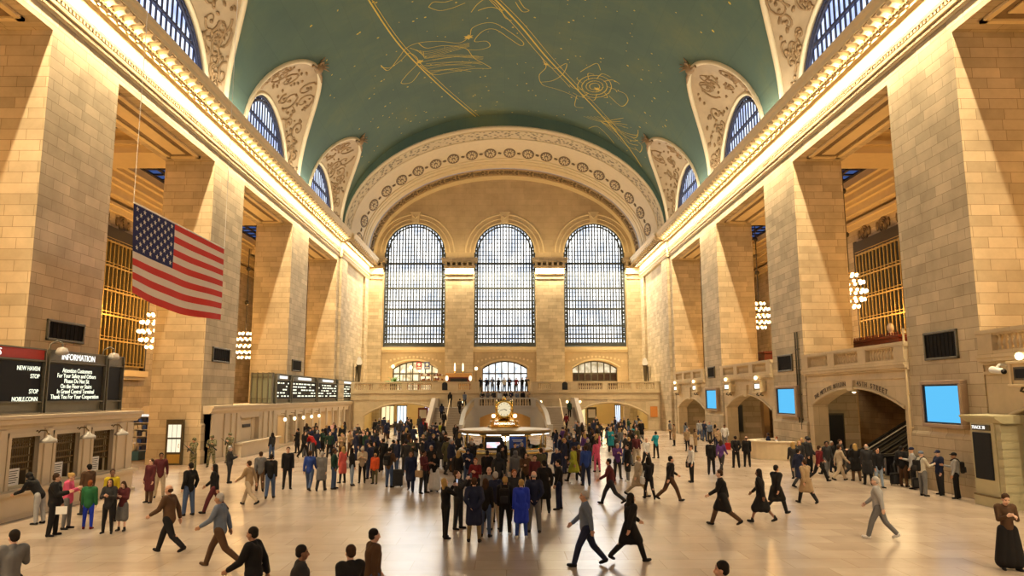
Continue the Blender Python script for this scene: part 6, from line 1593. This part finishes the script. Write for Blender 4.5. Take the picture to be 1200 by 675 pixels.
for px,Y,f,ps,c,lab,hr in ((527.5,83.6,0,'stroll','black','person in black at the top of the climbing crowd staircase','long'),(539,81.4,10,'walk','charcoal','person in charcoal climbing beside the drum wall','short'),(544.5,83.8,20,'stroll','greyblue','person in grey-blue near the landing corner','short'),(518,80.2,0,'walk','navy','person in navy climbing by the outer stair wall','long'),(521,77.9,-10,'stroll','black','person in black on the lowest steps of the crowded staircase','short'),(667,80.4,0,'stroll','darkgreen','lone person in dark green climbing the emptier staircase','hood'),(663,77.4,20,'walk','darkred','person in dark red at the foot of the emptier staircase','short')):
    Y=76.4+(int((Y-76.4)/.44)+.5)*.44
    Pz(lab,px,Y,zst(Y) if Y<83.2 else 2.72,f,ps,('jacket',c),(S,'black'),(hr,'darkgreen' if hr=='hood' else 'dark'),1.72)
# two at the reception desk, inside the booth and behind the balcony shop
person('person in white shirt sitting low behind the reception desk',17.2,47.8,-80,'talk',('sweater','white'),(S,'black'),('short','ginger'),1.40,z=0)
person('person in navy uniform behind the reception desk',17.2,49.3,-70,'stand',('jacket','navy'),(S,'black'),('short','dark'),1.56,z=0,skin=4)
person('booth attendant in white shirt behind the glass near the monitor',-1.2,42.2,190,'phone',('sweater','white'),(S,'black'),('short','silver'),1.62)
person('booth attendant in pale shirt behind the glass past the blue poster',1.25,42.15,170,'phone',('sweater','cream'),(S,'black'),('long','dark'),1.60)
# ---- the crowd that fills the floor toward the two low arches
rc=random.Random(77)
def filler(zone,n,x0,x1,y0,y1,phrase,tops,mind=.75,prefer=None):
    used={}; k=0; tries=0
    combos=[(g,t,l) for g in ('jacket','coat','sweater','puffer') for t in tops for l in ('black','denim','charcoal','brown','grey','navy')]
    rc.shuffle(combos); combos.sort(key=lambda q:(0 if q[1] in('black','charcoal','navy') else .35)+rc.random())
    while k<n and tries<6000:
        tries+=1
        px,py=rc.uniform(x0,x1),rc.uniform(y0,y1)
        x,y=F_(px,py)
        if abs(x)>17.2 or y>86.8 and not(-16<x<-7.5 or 8.4<x<16.3) or y>95: continue
        if math.hypot(x,y-43.5)<3.2: continue
        if 75.5<y and abs(x)<8.7: continue
        if any((x-a)**2+(y-b)**2<mind**2 for a,b,_ in OCC): continue
        if x<-16.6 or x>15.6 and 46<y<51.5: continue
        g,t,l=combos[k]; hr=rc.choice([('short','dark'),('short','brunette'),('long','dark'),('long','brunette'),('long','blond'),('short','silver'),('hat','charcoal'),('short','blond'),('hood',t)])
        hw={'hat':'knit hat','hood':'raised hood'}.get(hr[0],{'dark':'black','brunette':'brown','blond':'blond','silver':'grey'}.get(hr[1],'')+(' long hair' if hr[0]=='long' else ' hair'))
        ps=rc.choice(['stand','pockets','walk','stroll','phone','talk','folded','relaxed','carry','stand'])
        person('person in %s %s, %s trousers, %s, %s'%(t,g,l,hw,phrase),x,y,rc.uniform(0,360),ps,(g,t),('trousers' if rc.random()<.6 else 'slim',l),hr,rc.uniform(1.6,1.84),group=zone)
        k+=1
dk=['black','charcoal','navy','brown','grey','olive','maroon','darkgreen','greyblue','purple']
filler('crowd under the arch by the shops',22,438,512,506,522,'crowd under the shop arch',dk+['palepink','darkred'],.58)
filler('crowd at the foot of the stairs by the shops',24,470,540,516,548,'crowd between booth and shop arch',dk+['cream'],.56)
filler('crowd along the ticket hall openings',29,345,445,516,540,'crowd along the ticket hall arcade',dk+['tan','palepink','cream'],.60)
filler('crowd beside the booth',14,430,535,540,558,'loose crowd between suitcase and booth',dk,.62)
filler('crowd under the arch by the orange notice',26,672,760,505,520,'crowd under the lettered low arch',dk+['red'],.58)
filler('crowd between the booth and the lettered arch',32,645,752,516,552,'crowd between booth and lettered arch',dk+['red','teal'],.58)
filler('people by the farthest blue screen',8,778,850,507,530,'near the smallest blue screen',['lightgrey','beige','grey','greyblue','tan'],.8)
filler('people pressed around the booth',12,520,665,545,566,'pressed around the booth counter',dk,.60)
filler('people hurrying to the escalators',9,925,1050,548,566,'hurrying before the escalator arch',['black','charcoal','brown','maroon','grey','beige'],.7)
# white sheet held near the ticket windows, red bag on the floor
p=at(72,598,Y=F_(61,628)[1]-.25); o=obj('paper_sheet',MB().box(-.15,.15,-.004,.004,-.11,.11),M['paper'],None,p,.2); tag(o,'white sheet of paper held low by the black jacket with rainbow collar','paper')
x,y=F_(853,527); t=thing('shopping_bag','red shopping bag standing on the floor beside the white hooded top','bag',(x,y,0)); obj('bag_body',MB().bevbox(-.2,.2,-.1,.1,0,.5,.02),cloth('red'),t); obj('handle',MB().tube([(-.1,0,.5),(-.06,0,.66),(.06,0,.66),(.1,0,.5)],.012,6),cloth('red'),t)
# ================================================================ LIGHT, WORLD, CAMERA
sc=bpy.context.scene
def area(name,loc,rot,sx,sy,power,col,spread=PI):
    l=bpy.data.lights.new(name,'AREA'); l.shape='RECTANGLE'; l.size=sx; l.size_y=sy; l.energy=power; l.color=col; l.spread=spread
    o=bpy.data.objects.new(name,l); C.objects.link(o); o.location=loc; o.rotation_euler=rot; return o
def point(name,loc,power,col,r=.3):
    l=bpy.data.lights.new(name,'POINT'); l.energy=power; l.color=col; l.shadow_soft_size=r
    o=bpy.data.objects.new(name,l); C.objects.link(o); o.location=loc; return o
WARM=(1,.77,.46)
LP=dict(cornice=37000,cove=1000,ledge=3100,passage=1800,vest=150,archp=480,arch=380,west=1300,lun=520,east=700)
for s in (-1,1):
    # bulbs under the cornice wash the walls; the ledge above lights the vault
    area('cornice_lamp',(s*(W-.57),(YB+81)/2,21.10),(0,0,0),.08,81-YB-1,LP['cornice'],WARM)
    area('cornice_lamp',(s*(W-.85),89.5,21.10),(0,0,0),.10,16.5,LP['cornice']*.14,WARM)
    area('cornice_cove_lamp',(s*(W-.82),(YB+81)/2,21.0),(PI,0,0),.10,81-YB-1,LP['cove'],WARM)
    area('ledge_lamp',(s*(W-.7),(YB+82)/2,22.5),(PI,s*R(20),0),.3,90,LP['ledge'],(1,.93,.80))
    for (a,c) in BAYS:
        point('passage_lamp',(s*25.3,(a+c)/2,10.5),LP['passage']*(1 if s<0 else .8),(1,.52,.15),.6)
    for (a,c) in BAYS[2:]:
        if s>0: point('vestibule_lamp',(20.4,(a+c)/2-.3,3.7),LP['vest'],(1,.72,.36),1.2)
    point('arch_passage_lamp',(s*12,93.5,3.3),LP['archp'],(1,.78,.38),.3); point('arch_passage_lamp',(s*12,102,3.3),LP['archp'],(1,.78,.38),.3)
area('arch_ledge_lamp',(0,YE-1.5,22.4),(PI+R(-25),0,0),34,.3,LP['arch'],(1,.74,.38))
area('east_cornice_lamp',(0,YE-1.0,20.9),(R(-12),0,0),34,.1,LP['cornice']*.2,WARM)
area('ticket_hall_strip',(F2-1.2,70,2.9),(0,0,0),.5,30,420,(1,.66,.28))
area('ticket_office_strip',(FX-.6,24,2.9),(0,0,0),.4,18,60,(1,.75,.4))
point('niche_lamp',(0,82.5,1.2),80,(1,.7,.3),.2); point('booth_lamp',(0,42.0,1.7),45,(1,.9,.7),.2); point('balcony_shop_lamp',(-12,94.5,7.5),250,(1,.75,.38),.3); point('balcony_lamp',(12,94.5,7.5),160,(1,.75,.38),.3)
area('west_window_daylight',(0,YB+1,17),(R(90),0,0),30,14,LP['west'],(.85,.92,1.0))
for yc in LY[1:]:
    for s in (-1,1):
        area('lunette_daylight',(s*(W-.1),yc,25.0),(0,s*R(62),0),3.6,8.0,LP['lun'],(.86,.93,1.0))
for c in WX:
    area('great_window_daylight',(c,YE-.3,17.5),(R(-80),0,0),7.0,12,LP['east'],(.80,.90,1.0))
for k in ('led','hdr','lamp','softlamp'): M[k].cycles.emission_sampling='NONE'
w=bpy.data.worlds.new('World'); sc.world=w; w.use_nodes=True
bg=w.node_tree.nodes['Background']; bg.inputs[0].default_value=(.6,.75,1,1); bg.inputs[1].default_value=.4
cam=bpy.data.cameras.new('camera'); co=bpy.data.objects.new('camera',cam); C.objects.link(co)
cam.sensor_width=36; cam.lens=F*36/1200; cam.clip_end=500; cam.clip_start=.05
co.matrix_world=Matrix.Translation((X0,0,EYE))@Matrix.Rotation(-YAW,4,'Z')@Matrix.Rotation(PI/2+TH,4,'X')@Matrix.Rotation(ROLL,4,'Z')
sc.camera=co
sc.view_settings.view_transform='Standard'; sc.view_settings.look='None'; sc.view_settings.gamma=1; sc.view_settings.exposure=0; sc.view_settings.use_curve_mapping=False
sc.cycles.use_denoising=True
sc.cycles.max_bounces=6; sc.cycles.diffuse_bounces=4; sc.cycles.glossy_bounces=3; sc.cycles.sample_clamp_indirect=2.5; sc.cycles.sample_clamp_direct=30; sc.cycles.caustics_reflective=False; sc.cycles.caustics_refractive=False
